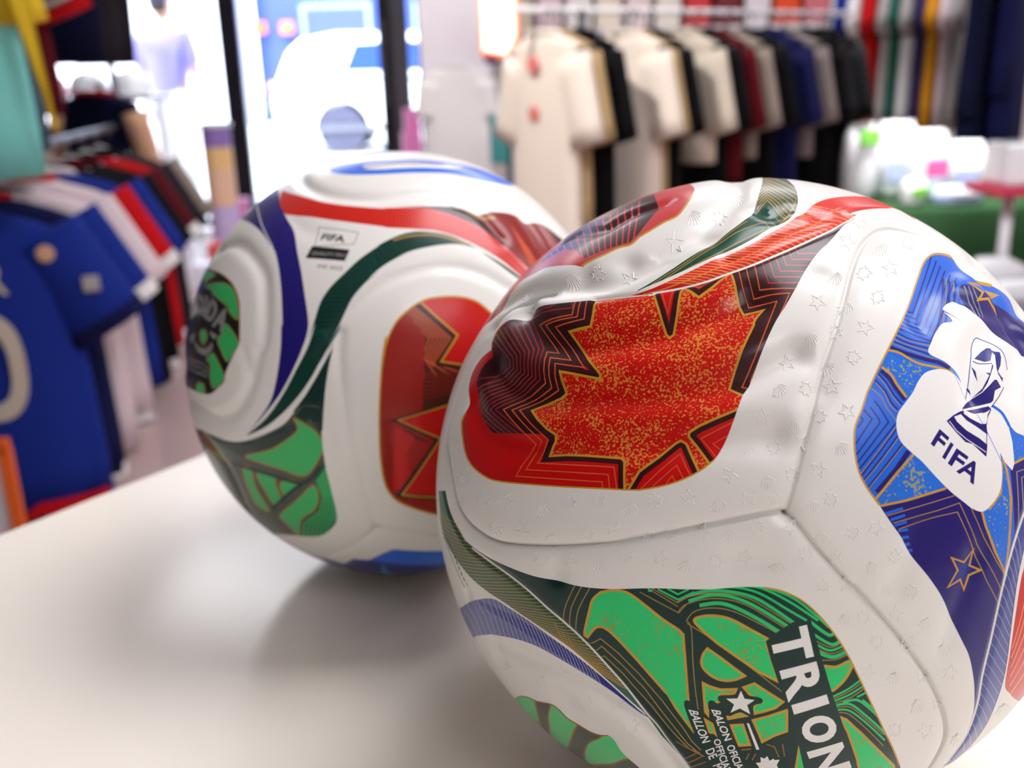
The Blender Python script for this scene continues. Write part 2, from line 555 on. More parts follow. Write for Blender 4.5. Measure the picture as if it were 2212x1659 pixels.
def morph(a, b, n, skip=0):
    a = np.asarray(a, float); b = np.asarray(b, float)
    return [a + (b - a) * t for t in np.linspace(0, 1, n)][skip:]


def ladder(a, b, n, skew=0.0, t0=0.0, t1=1.0, bow=0.0):
    ts = np.linspace(t0, t1, n)
    pa = resample(a, np.clip(ts, 0, 1)); pb = resample(b, np.clip(ts + skew, 0, 1)); pm = resample(b, np.clip(ts + skew * .5 + bow, 0, 1))
    pm2 = resample(a, np.clip(ts + skew * .5 + bow, 0, 1))
    return [np.array([x, (m + m2) / 2, y]) for x, m, m2, y in zip(pa, pm, pm2, pb)]


class Ball:
    def __init__(self, c_cam, step=0.0125):
        self.C = CAM + RCW @ c_cam
        self.dist = np.linalg.norm(c_cam)
        self.n = (CAM - self.C) / self.dist
        r = RCW @ np.array([1.0, 0, 0]); r = r - self.n * (r @ self.n); self.e1 = r / np.linalg.norm(r)
        self.e2 = np.cross(self.n, self.e1)
        self.alpha = math.asin(BALL_R / self.dist)
        self.ops = []; self.grooves = []; self.dents = []; self.step = step; self.extra = []

    def q(self, P):
        """drawing coordinates -> flat ball coordinates (azimuthal about the side facing the lens)"""
        P = np.asarray(P, float)
        v = np.c_[(P[:, 0] - CXP) / FPX, -(P[:, 1] - CYP) / FPX, -np.ones(len(P))] @ RCW.T
        v /= np.linalg.norm(v, axis=1)[:, None]
        cb = np.clip(v @ (-self.n), -1, 1); beta = np.arccos(cb)
        x, y = v @ self.e1, v @ self.e2
        phi = np.arctan2(y, x)
        sb = np.sin(beta) * self.dist / BALL_R
        th = np.where(sb < 1, np.arcsin(np.clip(sb, 0, 1)) - beta, 0)
        lim = math.pi / 2 - self.alpha
        th = np.where(sb < 1, th, lim + (beta - self.alpha) * 3.0)
        return np.c_[th * np.cos(phi), th * np.sin(phi)]

    def p3(self, Q):
        th = np.hypot(Q[:, 0], Q[:, 1]) + 1e-12
        c, s = Q[:, 0] / th, Q[:, 1] / th
        st = np.sin(th)
        return np.cos(th)[:, None] * self.n + (st * c)[:, None] * self.e1 + (st * s)[:, None] * self.e2

    # drawing
    def poly(self, P, part, m, clip=None, region=None, loops=None):
        P = [np.asarray(x, float) for x in (loops if loops is not None else [P])]
        self.ops.append((P, part, m, clip, region))

    def line(self, p, w, part, m, clip=None, closed=False):
        self.poly(stroke(p, w, closed), part, m, clip)

    def lines(self, ps, w, part, m, clip=None):
        for p in ps:
            self.line(p, w, part, m, clip)

    def text(self, s, quad, part, m, clip=None, bold=0.0):
        """quad: TL, TR, BL, BR of the word; bold: pen width added round the letters"""
        TL, TR, BL, BR = [np.array(x, float) for x in quad]
        lp = []
        mu = bold / 2 / np.linalg.norm((TR + BR - TL - BL) / 2); mv = bold / 2 / np.linalg.norm((TR + TL - BR - BL) / 2)
        for l in glyph_loops(s):
            u, v = mu + l[:, :1] * (1 - 2 * mu), mv + l[:, 1:] * (1 - 2 * mv)
            lp.append((1 - v) * ((1 - u) * BL + u * BR) + v * ((1 - u) * TL + u * TR))
        self.poly(None, part, m, clip, loops=lp)
        if bold:
            for l in lp:
                self.line(l, bold, part, m, clip, closed=True)

    def groove(self, p, depth, sigma, wall=0.0):
        """a channel (depth > 0) or ridge (depth < 0) along p, in metres"""
        p = np.asarray(p, float)
        p = resample(p, np.linspace(0, 1, max(3, int(np.linalg.norm(np.diff(p, axis=0), axis=1).sum() / 13))))
        q = self.q(p)
        q3 = self.p3(q)
        self.grooves.append((q3, depth, sigma))
        if sigma < 0.0022:
            q = self.q(resample(p, np.linspace(0, 1, len(p) * 2)))
            d = np.gradient(q, axis=0); nn = np.c_[-d[:, 1], d[:, 0]]; nn /= np.linalg.norm(nn, axis=1)[:, None] + 1e-12
            for k in (-2.2, -1.3, -0.6, 0, 0.6, 1.3, 2.2):
                self.extra.append(q + nn * k * sigma / BALL_R)

    def dent(self, p, depth, sigma):
        self.dents.append((self.p3(self.q(np.array([p], float)))[0], depth, sigma))

    def height(self, P):
        h = np.zeros(len(P))
        for g, dep, sg in self.grooves:
            lim = 3.6 * sg / BALL_R
            c = g.mean(0); rad = np.linalg.norm(g - c, axis=1).max() + lim
            r = P - c
            cand = np.nonzero(np.einsum('ij,ij->i', r, r) < rad * rad)[0]
            if len(cand) == 0:
                continue
            Pc = P[cand]; d2 = np.full(len(cand), 9.0)
            for x, y in zip(g[:-1], g[1:]):                  # distance to each segment
                e = y - x; l = math.sqrt(e @ e) + 1e-9
                w = Pc - x
                t = (w @ e) / (l * l)
                nb = np.nonzero((t > -lim / l - .1) & (t < 1 + lim / l + .1))[0]
                if len(nb) == 0:
                    continue
                w = w[nb] - np.minimum(np.maximum(t[nb], 0), 1)[:, None] * e
                d2[nb] = np.minimum(d2[nb], (w * w).sum(1))
            h[cand] -= dep * np.exp(-d2 * (BALL_R / sg) ** 2)
        for c, dep, sg in self.dents:
            r = P - c
            h -= dep * np.exp(-np.einsum('ij,ij->i', r, r) * (BALL_R / sg) ** 2)
        return h

    def build(self, root, tree, base_part, base_mat, icons=None):
        """tree: part name -> (object name, parent part or None, label or None)"""
        pts = []; edges = []

        def dens(Q):
            out = []
            for a, b in zip(Q, np.roll(Q, -1, 0)):
                k = max(1, int(np.linalg.norm(b - a) / 0.03))
                for t in range(k):
                    out.append(a + (b - a) * t / k)
            return np.array(out)
        qops = []
        for P, part, m, clip, region in self.ops:
            ql = []
            for l in P:
                Q = dens(self.q(l)); ql.append(Q)
                b = len(pts)
                pts.extend(map(tuple, Q)); n = len(Q)
                edges.extend((b + i, b + (i + 1) % n) for i in range(n))
            qops.append((ql, part, m, clip, region))
        lim = 1.42
        st = self.step; k = int(lim / st) + 2
        for j in range(-k, k + 1):
            for i in range(-k, k + 1):
                x = (i + 0.5 * (j & 1)) * st; y = j * st * 0.866
                if x * x + y * y < lim * lim:
                    pts.append((x, y))
        th = lim + 0.02
        while th < 3.12:
            n = max(24, int(2 * math.pi * math.sin(th) / 0.035))
            o = random.random()
            pts.extend((th * math.cos(2 * math.pi * (i + o) / n), th * math.sin(2 * math.pi * (i + o) / n)) for i in range(n))
            th += 0.03
        pts.extend((3.135 * math.cos(2 * math.pi * i / 48), 3.135 * math.sin(2 * math.pi * i / 48)) for i in range(48))
        for e in self.extra:                       # channel walls as edges, so the groove section stays even
            b = len(pts)
            pts.extend(map(tuple, e)); edges.extend((b + i, b + i + 1) for i in range(len(e) - 1))
        r = geometry.delaunay_2d_cdt([Vector(p) for p in pts], edges, [], 0, 2e-6, False)
        Q = np.array([v[:] for v in r[0]]); F = np.array([f[:] for f in r[2]])
        cen = Q[F].mean(1)
        parts = {n: i for i, n in enumerate(tree)}
        pid = np.full(len(F), parts[base_part]); mnames = [base_mat]; mid = np.zeros(len(F), int)
        regions = {}
        for ql, part, m, clip, region in qops:
            al = np.concatenate(ql); mn, mx = al.min(0), al.max(0)
            cand = np.nonzero((cen[:, 0] > mn[0]) & (cen[:, 0] < mx[0]) & (cen[:, 1] > mn[1]) & (cen[:, 1] < mx[1]))[0]
            if len(cand) == 0:
                continue
            if clip is not None:
                cand = cand[regions[clip][cand]]
            x, y = cen[cand, 0], cen[cand, 1]
            wn = np.zeros(len(cand), int)
            for Qp in ql:
                for a, b in zip(Qp, np.roll(Qp, -1, 0)):
                    up = (a[1] <= y) & (b[1] > y); dn = (a[1] > y) & (b[1] <= y)
                    if not (up.any() or dn.any()):
                        continue
                    cr = (b[0] - a[0]) * (y - a[1]) - (x - a[0]) * (b[1] - a[1])
                    wn += (up & (cr > 0)); wn -= (dn & (cr < 0))
            ins = cand[wn != 0]
            if region:
                rg = np.zeros(len(F), bool); rg[ins] = True; regions[region] = rg
            if part is not None:
                pid[ins] = parts[part]
            if m is not None:
                if m not in mnames:
                    mnames.append(m)
                mid[ins] = mnames.index(m)
        # surface
        P = self.p3(Q)
        h = self.height(P)
        a = np.cross(P, np.array([0.123, 0.456, 0.881])); a /= np.linalg.norm(a, axis=1)[:, None] + 1e-12
        b = np.cross(P, a); ep = 0.0012
        pa = P + ep * a; pa /= np.linalg.norm(pa, axis=1)[:, None]
        pb = P + ep * b; pb /= np.linalg.norm(pb, axis=1)[:, None]
        ha = (self.height(pa) - h) / (ep * BALL_R); hb = (self.height(pb) - h) / (ep * BALL_R)
        N = P - ha[:, None] * a - hb[:, None] * b
        N /= np.linalg.norm(N, axis=1)[:, None]
        V = P * (BALL_R + h)[:, None] + np.array([0, 0, BALL_R])
        # triangles outward
        fn = np.cross(P[F[:, 1]] - P[F[:, 0]], P[F[:, 2]] - P[F[:, 0]])
        flip = np.einsum('ij,ij->i', fn, P[F].mean(1)) < 0
        F[flip] = F[flip][:, ::-1]
        objs = {}
        for nm, (oname, par, label) in tree.items():
            sel = np.nonzero(pid == parts[nm])[0]
            if len(sel) == 0:
                print('EMPTY PART', nm); continue
            f = F[sel]; used, inv = np.unique(f, return_inverse=True); f = inv.reshape(-1, 3)
            me = bpy.data.meshes.new(oname)
            me.from_pydata(V[used].tolist(), [], f.tolist())
            mm = np.unique(mid[sel])
            for k_ in mm:
                me.materials.append(MATS[mnames[k_]])
            me.polygons.foreach_set('material_index', np.searchsorted(mm, mid[sel]))
            me.polygons.foreach_set('use_smooth', np.ones(len(sel), bool))
            me.update()
            me.normals_split_custom_set_from_vertices(N[used].tolist())
            o = bpy.data.objects.new(oname, me); COL.objects.link(o)
            o.parent = objs[par] if par else root
            if label:
                o['label'] = label
            objs[nm] = o
        self.objs = objs
        self.stats = (len(Q), len(F))
        # small raised marks moulded into the white skin
        if icons:
            white = cen[mid == 0]
            grid = {}
            cell = 0.01
            for i, c in enumerate(cen):
                grid.setdefault((int(c[0] // cell), int(c[1] // cell)), []).append(i)
            wid = mid == 0

            def is_white(qq):
                gx, gy = int(qq[0] // cell), int(qq[1] // cell)
                best, bi = 9, None
                for dx in (-1, 0, 1):
                    for dy in (-1, 0, 1):
                        for i in grid.get((gx + dx, gy + dy), ()):
                            d = (cen[i][0] - qq[0]) ** 2 + (cen[i][1] - qq[1]) ** 2
                            if d < best:
                                best, bi = d, i
                return bi is not None and wid[bi]
            rows = []; faces = []; lifts = []; base = 0
            w = 0.00022 / BALL_R
            for strokes in icons:
                qs = [self.q(s) for s in strokes]
                if max(np.hypot(s[:, 0], s[:, 1]).max() for s in qs) > 1.25:
                    continue
                if not all(is_white(s[i]) for s in qs for i in (0, len(s) // 2, -1)):
                    continue
                for s in qs:
                    d = np.gradient(s, axis=0); nn = np.c_[-d[:, 1], d[:, 0]]
                    nn /= np.linalg.norm(nn, axis=1)[:, None] + 1e-12
                    n = len(s)
                    for off, lift in ((-1, -2e-5), (-.3, 1.3e-4), (.3, 1.3e-4), (1, -2e-5)):
                        rows.append(s + nn * off * w); lifts.append(np.full(n, lift))
                    faces += [(base + r_ * n + i, base + r_ * n + i + 1, base + (r_ + 1) * n + i + 1, base + (r_ + 1) * n + i) for r_ in range(3) for i in range(n - 1)]
                    base += 4 * n
            if rows:
                pp = self.p3(np.concatenate(rows))
                v = pp * (BALL_R + self.height(pp) + np.concatenate(lifts))[:, None] + np.array([0, 0, BALL_R])
                o = MB().add(v.tolist(), faces).build('moulded_marks', MATS[base_mat], root, smooth=True)
                o['kind'] = 'stuff'


def icon_strokes(kind, cx, cy, s, rot):
    out = []
    if kind == 0:       # star outline
        p = []
        for i in range(10):
            a = rot + math.pi * i / 5; r = s * (1 if i % 2 == 0 else 0.42)
            p.append((cx + r * math.cos(a), cy + r * math.sin(a)))
        p = np.array(p)
        for i in range(0, 10, 2):
            out.append(np.array([p[i - 1], p[i]])); out.append(np.array([p[i], p[(i + 1) % 10]]))
    elif kind == 1:     # fan of feathers
        for i in range(7):
            a = rot + (i - 3) * 0.24
            r0, r1 = s * 0.35, s * (1.25 - 0.07 * abs(i - 3))
            k = np.linspace(0, 1, 4)
            rr = r0 + (r1 - r0) * k; aa = a + 0.22 * k * k
            out.append(np.c_[cx + rr * np.cos(aa), cy + rr * np.sin(aa)])
    else:               # maple leaf outline
        prof = [(90, 1), (70, .55), (50, .85), (30, .5), (10, .95), (-15, .55), (-40, .75), (-60, .4), (-90, .7),
                (-120, .4), (-140, .75), (-165, .55), (170, .95), (150, .5), (130, .85), (110, .55)]
        p = np.array([(cx + s * r * math.cos(rot + math.radians(a)), cy + s * r * math.sin(rot + math.radians(a))) for a, r in prof])
        for i in range(len(p)):
            out.append(np.array([p[i], p[(i + 1) % len(p)]]))
    return out
for _n, _c in dict(white=(228, 225, 219), red=(196, 12, 12), maroon=(52, 16, 20), orange=(210, 90, 48), redline=(168, 38, 42),
                   gold=(198, 146, 40), dgreen=(9, 46, 41), green=(30, 194, 108), goldline=(166, 128, 56), bandgreen=(54, 92, 74),
                   bandblue=(84, 90, 152), navy=(34, 24, 108), blue=(30, 100, 212), deepblue=(20, 34, 128), bandred=(214, 36, 24),
                   bandgold=(226, 132, 70), topgreen=(14, 74, 58), paleline=(150, 152, 176), letter=(232, 230, 226),
                   ink_black=(22, 26, 28), greygreen=(70, 78, 68), grey=(140, 138, 136), rosered=(196, 52, 56),
                   midgreen=(56, 178, 98), leafgreen=(84, 196, 120), darkred=(150, 26, 16), brown=(74, 30, 18),
                   cobalt=(30, 34, 120), skyblue=(70, 140, 214), bronze=(150, 96, 40)).items():
    ink(_n, _c)
speckle('red_fleck', (196, 12, 10), (216, 132, 52), scale=1500, thr=0.56, patch=110, amt=0.2)
speckle('green_fleck', (32, 198, 110), (150, 148, 66), scale=1100, thr=0.66, patch=110, amt=0.42)
speckle('blue_fleck', (36, 108, 212), (150, 150, 110), scale=1200, thr=0.63, patch=120, amt=0.3)


def B_(n):
    return 'ball_' + n


RB = Ball(cR_cam)
# --- seams and panels
V3 = [(1697, 1108)]
S1 = np.vstack([V3, T('E', [(1100, 1180), (1150, 1000), (1200, 800), (1260, 560), (1330, 300), (1430, 0)], 'P', [(1827, 640), (1843, 577), (1867, 520), (1907, 487), (1955, 489), (2010, 508), (2060, 545), (2110, 595), (2170, 670), (2240, 790)])])
S2 = np.vstack([V3, T('E', [(1000, 1343), (700, 1400), (300, 1480), (0, 1535)], 'D', [(1300, 1572), (1000, 1592), (800, 1596), (600, 1586), (450, 1560), (330, 1490), (240, 1400), (180, 1280), (155, 1150), (130, 1000), (110, 850), (130, 700), (190, 520), (270, 340), (330, 220)], 'A', [(450, 1150), (560, 1020), (660, 950), (760, 905), (860, 890)])])
S3 = np.vstack([V3, T('E', [(1130, 1430), (1300, 1640)], 'I', [(1300, 180), (1500, 400), (1662, 560)], 'J', [(200, 340), (400, 560), (600, 800), (760, 1030), (850, 1220), (885, 1380), (870, 1480), (800, 1620), (700, 1750)])])
WL = T('A', [(850, 985), (1000, 968), (1180, 950), (1450, 925), (1600, 905)], 'B', [(100, 898), (300, 862), (480, 815), (640, 757), (800, 700), (950, 638), (1100, 575), (1250, 508), (1380, 445), (1500, 368), (1590, 332), (1659, 318)], 'C', [(100, 325), (200, 303), (330, 298), (430, 318), (560, 400)])
GWL = T('G', [(95, 0), (130, 160), (200, 300), (260, 390), (400, 500), (560, 615), (700, 728), (830, 848), (960, 958), (1100, 1088), (1250, 1250), (1400, 1420), (1550, 1615)], 'H', [(1400, 1290), (1500, 1440), (1659, 1640)], 'P', [(1520, 1710), (1570, 1790)])
BWL = T('F', [(1500, 800), (1410, 1000), (1327, 1200), (1260, 1410)], 'J', [(1320, 270), (1270, 480), (1210, 750), (1150, 1000), (1110, 1220), (1030, 1430), (900, 1610), (760, 1800)])
S1s, S2s, S3s, WLs, GWLs, BWLs = map(sm, (S1, S2, S3, WL, GWL, BWL))

RB.poly(np.vstack([S1s[:-1], [(2330, 600), (2230, 470), (2100, 400), (1950, 430)], WLs[::-1], T('A', [(760, 1000), (700, 1020), (560, 1085), (420, 1190), (270, 1440)], 'P', [(960, 830), (900, 900), (880, 1000), (900, 1060)]), S2s[::-1][12:]]), 'panel_leaf', B_('white'), region='leafpanel')
RB.poly(np.vstack([S2s[:-14], [(930, 1000), (900, 1050)], GWLs, [(1700, 1900), (1900, 1850)], S3s[::-1]]), 'panel_green', B_('white'), region='greenpanel')
RB.poly(np.vstack([S1s, [(2420, 900), (2420, 1000)], BWLs, S3s[::-1]]), 'panel_blue', B_('white'), region='bluepanel')
RB.poly(np.vstack([GWLs[::-1], [(860, 1040), (860, 1400), (1000, 1650), (1250, 1900), (1600, 2000)]]), 'panel_low', B_('white'), region='lowpanel')
RB.poly(np.vstack([BWLs, [(2000, 1900), (2300, 1800), (2500, 1400), (2480, 1000)]]), 'panel_side', B_('white'), region='sidepanel')

# --- red leaf print
leaf_out = np.vstack([
    sm(T('D', [(240, 640), (265, 560), (275, 450), (300, 350), (360, 250), (435, 185)])),
    sm(T('A', [(440, 1260), (480, 1170), (560, 1090), (620, 1070), (680, 1060), (700, 1030), (760, 1000), (850, 985)])),
    WLs[3:][: np.argmin(np.abs(WLs[3:, 0] - 1859))],
    sm(T('B', [(1590, 334), (1500, 385), (1450, 440), (1400, 500), (1350, 555), (1290, 610), (1200, 730), (1130, 860), (1050, 1000), (980, 1110), (900, 1280), (840, 1430), (790, 1560)])),
    sm(T('E', [(745, 500), (700, 630), (650, 760), (600, 870), (540, 970), (440, 1050), (300, 1120), (150, 1165), (0, 1190)])),
    sm(T('D', [(1400, 1190), (1200, 1180), (900, 1165), (700, 1150), (500, 1130), (400, 1100), (300, 1020), (250, 930), (225, 800), (220, 700)]))])
RB.poly(leaf_out, 'leaf_print', B_('red'), region='leafprint')
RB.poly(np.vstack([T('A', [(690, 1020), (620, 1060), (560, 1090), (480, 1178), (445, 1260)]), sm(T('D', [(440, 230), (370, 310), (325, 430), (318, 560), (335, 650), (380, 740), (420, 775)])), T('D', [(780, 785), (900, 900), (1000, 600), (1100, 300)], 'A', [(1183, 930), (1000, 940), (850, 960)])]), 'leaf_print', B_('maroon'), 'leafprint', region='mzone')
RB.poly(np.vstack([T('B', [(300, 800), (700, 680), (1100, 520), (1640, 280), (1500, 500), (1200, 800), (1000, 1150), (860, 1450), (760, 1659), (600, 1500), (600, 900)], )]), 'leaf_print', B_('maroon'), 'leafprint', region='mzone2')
leaf = T('A', [(1183, 940), (1165, 1060), (1145, 1140), (985, 1172), (1060, 1290), (1130, 1385), (1190, 1455), (1215, 1490), (1205, 1515), (1100, 1497), (925, 1465), (945, 1600)],
         'D', [(945, 485), (900, 515), (800, 560), (705, 612), (760, 680), (820, 745), (880, 790), (870, 835), (850, 870), (835, 942), (950, 935), (1100, 940), (1360, 960), (1385, 985), (1392, 1200), (1410, 1200)],
         'E', [(0, 1058), (140, 950), (250, 850), (290, 828), (330, 850), (440, 1080), (520, 1020), (400, 860), (350, 800), (355, 770), (430, 725), (560, 670), (730, 600), (770, 515), (645, 448), (690, 310), (740, 180), (825, 0)],
         'B', [(825, 1108), (845, 1070), (895, 1012), (750, 1028), (715, 960), (690, 850), (665, 770), (650, 762), (520, 870), (430, 935), (380, 900), (320, 865), (300, 900), (270, 1050), (235, 1170), (205, 1195), (180, 1170), (140, 1020), (95, 880)])
RB.line(leaf, 27, 'leaf_print', B_('maroon'), 'leafprint', closed=True)
inner = [T('A', [(1120, 940), (1100, 1090), (885, 1140), (1095, 1435), (885, 1405), (893, 1590)], 'D', [(622, 612), (815, 820), (755, 995), (1312, 1025), (1335, 1190)]),
         T('A', [(1075, 945), (1050, 1075), (805, 1118), (990, 1375), (843, 1357), (848, 1575)], 'D', [(572, 612), (770, 832), (680, 1043), (1272, 1078), (1285, 1190)]),
         T('A', [(1035, 950), (1015, 1060), (750, 1110), (890, 1315), (808, 1308), (812, 1545)], 'D', [(515, 610), (725, 855), (612, 1090), (1230, 1132), (1235, 1190)])]
RB.lines(inner, 2.6, 'leaf_print', B_('orange'), 'leafprint')
RB.lines(morph(T('A', [(680, 1060), (1020, 1010), (1010, 975)]) * 1.0, T('A', [(690, 1035), (860, 1000), (900, 975)]), 2), 2.2, 'leaf_print', B_('redline'), 'mzone')
RB.lines(morph(T('A', [(690, 1070)], 'D', [(780, 150), (775, 395), (460, 610), (680, 800)]), T('A', [(430, 1200)], 'D', [(560, 250), (560, 300), (103, 612), (290, 800)]), 9), 2.2, 'leaf_print', B_('redline'), 'mzone')
r2 = [T('B', [(705, 700), (745, 860), (790, 972), (990, 960), (905, 1180), (845, 1330), (740, 1560), (830, 1590)]),
      T('B', [(760, 690), (785, 790), (827, 917), (1080, 905), (1045, 990), (960, 1170), (880, 1340), (800, 1520)]),
      T('B', [(820, 670), (868, 872), (1130, 872)])]
RB.lines(r2, 2.6, 'leaf_print', B_('orange'), 'leafprint')
RB.lines(morph(T('B', [(870, 640), (930, 832), (1200, 832)]), T('B', [(1110, 540), (1140, 622), (1340, 622)]), 6), 2.6, 'leaf_print', B_('redline'), 'leafprint')
RB.line(T('B', [(360, 840), (432, 868), (560, 790)]), 2.4, 'leaf_print', B_('orange'), 'leafprint')
RB.line(T('B', [(160, 880), (205, 1045), (250, 850)]), 2.4, 'leaf_print', B_('orange'), 'leafprint')
RB.poly(leaf, 'leaf_print', B_('red_fleck'), 'leafprint')
RB.line(leaf, 5.2, 'leaf_print', B_('gold'), 'leafprint', closed=True)
RB.poly(T('E', [(15, 1190), (150, 1050), (290, 925), (385, 1120), (200, 1190)]), 'leaf_print', B_('red'), 'leafprint')
for l in ([(15, 1180), (150, 1050), (290, 925), (385, 1120)], [(80, 1180), (270, 1010), (335, 1140)], [(170, 1180), (240, 1085), (270, 1150)]):
    RB.line(T('E', l), 2.2, 'leaf_print', B_('orange'), 'leafprint')
RB.poly(T('E', [(560, 960), (440, 812), (690, 690)]), 'leaf_print', B_('red'), 'leafprint')
for l in ([(560, 960), (440, 812), (690, 690)], [(590, 900), (525, 850), (680, 770)]):
    RB.line(T('E', l), 2.2, 'leaf_print', B_('orange'), 'leafprint')
RB.line(np.vstack([sm(T('E', [(540, 970), (440, 1050), (300, 1120), (150, 1165), (0, 1190)])), sm(T('D', [(1400, 1188), (1200, 1178), (900, 1163), (700, 1148), (500, 1128), (400, 1098), (300, 1018), (252, 930), (228, 800), (223, 700), (242, 640)]))]), 3.4, 'leaf_print', B_('gold'), None)

# --- bands over the leaf panel
rb_up = T('B', [(-60, 915), (60, 885), (200, 828), (400, 735), (560, 655), (700, 590), (850, 512), (950, 455), (1050, 405), (1150, 342), (1220, 290), (1320, 240), (1430, 218), (1530, 212)], 'C', [(150, 213), (230, 222), (330, 258), (420, 298), (520, 350)])
rb_lo = WL[4:]
RB.poly(np.vstack([sm(rb_up), sm(rb_lo)[::-1]]), 'red_band', B_('bandred'), region='redband')
RB.lines(ladder(sm(rb_up), sm(rb_lo), 30, skew=0.03, t0=0.12, t1=0.66, bow=0.0), 2.4, 'red_band', B_('bandgold'), 'redband')
RB.line(sm((resample(sm(rb_up), np.linspace(0, .75, 12)) * .5 + resample(sm(rb_lo), np.linspace(0, .75, 12)) * .5)), 2.4, 'red_band', B_('bandgold'), 'redband')
RB.lines(morph(T('B', [(1060, 500), (1240, 360), (1650, 300)]), T('B', [(1160, 420), (1280, 310), (1650, 250)]), 4), 1.8, 'red_band', B_('rosered'), 'redband')
RB.line(WLs[18:], 4.2, 'panel_top', B_('white'), None)
gb = np.vstack([sm(T('A', [(1470, 899)], 'B', [(40, 868), (150, 822), (350, 732), (550, 637), (700, 567), (830, 497), (930, 438), (1060, 378), (1125, 300), (1140, 230), (1120, 150), (1060, 90), (1000, 40)])),
                sm(T('B', [(880, 30), (885, 110), (870, 160), (850, 240), (820, 312), (760, 380), (650, 460), (500, 560), (300, 690), (100, 822), (0, 880)]))])
RB.poly(gb, 'green_band', B_('topgreen'), region='topgreen')
for l in ([(60, 868), (330, 690), (640, 480), (780, 385)], [(180, 810), (400, 660), (700, 470), (900, 390), (940, 430)], [(300, 760), (560, 620), (900, 445)]):
    RB.line(T('B', l), 2.0, 'green_band', B_('goldline'), 'topgreen')
RB.lines(morph(T('B', [(840, 320), (920, 240), (1060, 370), (1010, 400)]), T('B', [(870, 110), (930, 80), (1150, 180), (1160, 230)]), 9), 2.2, 'green_band', B_('goldline'), 'topgreen')
RB.lines(ladder(T('B', [(900, 385), (1100, 270)]), T('B', [(945, 440), (1140, 310)]), 6), 2.0, 'green_band', B_('goldline'), 'topgreen')
# --- red print of the upper panel
up = np.vstack([sm(T('A', [(330, 1180), (450, 1045), (640, 830), (740, 770), (840, 722), (1000, 705), (1080, 710), (1120, 682), (1240, 632), (1350, 580), (1430, 560), (1480, 520)])),
                sm(T('B', [(0, 505), (60, 470), (180, 398), (270, 355), (330, 285), (385, 200), (395, 150), (330, 100)])), T('P', [(1400, 330), (1200, 440), (1100, 560), (1000, 690)])])
RB.poly(up, 'upper_print', B_('rosered'), region='upper')
RB.poly(T('A', [(780, 700), (960, 590), (1040, 600), (1100, 660), (1240, 600), (1430, 540), (1500, 470), (1640, 300), (1600, 200), (1300, 250), (1000, 440)]), 'upper_print', B_('maroon'), 'upper')
RB.lines(ladder(T('A', [(800, 640), (1100, 430), (1500, 250)]), T('A', [(900, 720), (1150, 660), (1450, 560)]), 15, skew=0.0), 3.2, 'upper_print', B_('rosered'), 'upper')
RB.line(np.vstack([sm(T('A', [(1080, 710), (1120, 682), (1240, 632), (1350, 580), (1430, 560), (1480, 520)])), sm(T('B', [(0, 505), (60, 470), (180, 398), (270, 355), (330, 285), (385, 200)]))]), 4, 'upper_print', B_('gold'), None)

# --- blue print
blue_out = np.vstack([sm(T('C', [(1450, 1250), (1327, 1080), (1280, 1010), (1200, 920), (1100, 850), (1000, 790), (950, 740), (880, 665), (800, 630), (700, 618), (640, 645), (600, 700), (560, 820), (500, 1000), (420, 1170), (340, 1330), (280, 1450), (200, 1620)])),
                      sm(T('F', [(160, 420), (115, 530), (108, 640), (118, 760), (150, 880), (210, 990), (290, 1100), (370, 1220), (450, 1330)])),
                      sm(T('J', [(600, 80), (660, 170), (760, 300), (840, 420), (920, 580), (990, 740), (1040, 850), (1070, 990), (1080, 1100), (1075, 1250), (1045, 1400)])),
                      BWLs[::-1][np.argmin(np.abs(BWLs[::-1, 1] - 1590)):]])
RB.poly(blue_out, 'blue_print', B_('blue'), region='blueprint')
bp = 'blue_print'; bc = 'blueprint'
RB.lines(morph(T('C', [(665, 640), (610, 840), (548, 1032), (470, 1030)]), T('C', [(860, 780), (800, 900), (660, 1250), (380, 1140)]), 6), 3.6, bp, B_('deepblue'), bc)
RB.lines(morph(T('C', [(790, 780), (770, 960), (745, 1120)]), T('C', [(880, 860), (860, 980), (850, 1080)]), 3), 2.0, bp, B_('goldline'), bc)
RB.lines(morph(T('C', [(770, 780), (745, 960), (705, 1180)]), T('C', [(850, 830), (840, 980), (820, 1080)]), 3), 3.4, bp, B_('deepblue'), bc)
RB.poly(sm(T('C', [(900, 840), (1010, 880), (1150, 960), (1327, 1100), (1450, 1300), (1450, 1420), (1300, 1330), (1150, 1190), (1080, 1120), (1000, 1050), (920, 960), (870, 880)]), True), bp, B_('navy'), bc, region='navytop')
RB.lines(morph(T('C', [(900, 850), (960, 960), (1010, 1060)]), T('C', [(960, 860), (1010, 950), (1060, 1060)]), 3), 2.0, bp, B_('grey'), 'navytop')
st2 = T('N', [(600, 60), (790, 110), (990, 225), (925, 240), (1030, 450), (870, 280), (750, 285), (790, 200)])
RB.line(st2, 5, bp, B_('gold'), bc, closed=True)
RB.lines([sm(T('C', l)) for l in ([(420, 1190), (520, 1238), (665, 1268)], [(405, 1222), (500, 1265), (655, 1305)], [(395, 1255), (500, 1295), (650, 1345)])], 3.0, bp, B_('deepblue'), bc)
RB.lines([sm(T('C', l)) for l in ([(412, 1206), (510, 1250), (660, 1285)], [(400, 1238), (500, 1280), (650, 1325)], [(390, 1268), (500, 1312), (700, 1385), (760, 1410)])], 1.8, bp, B_('goldline'), bc)
RB.poly(sm(T('F', [(330, 0), (430, 45), (600, 95), (760, 110), (850, 160), (700, 330), (500, 345), (440, 270), (370, 180), (290, 90)]), True), bp, B_('blue_fleck'), bc)
RB.line(sm(T('C', [(370, 1295), (480, 1338), (620, 1380), (720, 1405), (810, 1455)])), 8.5, bp, B_('navy'), bc)
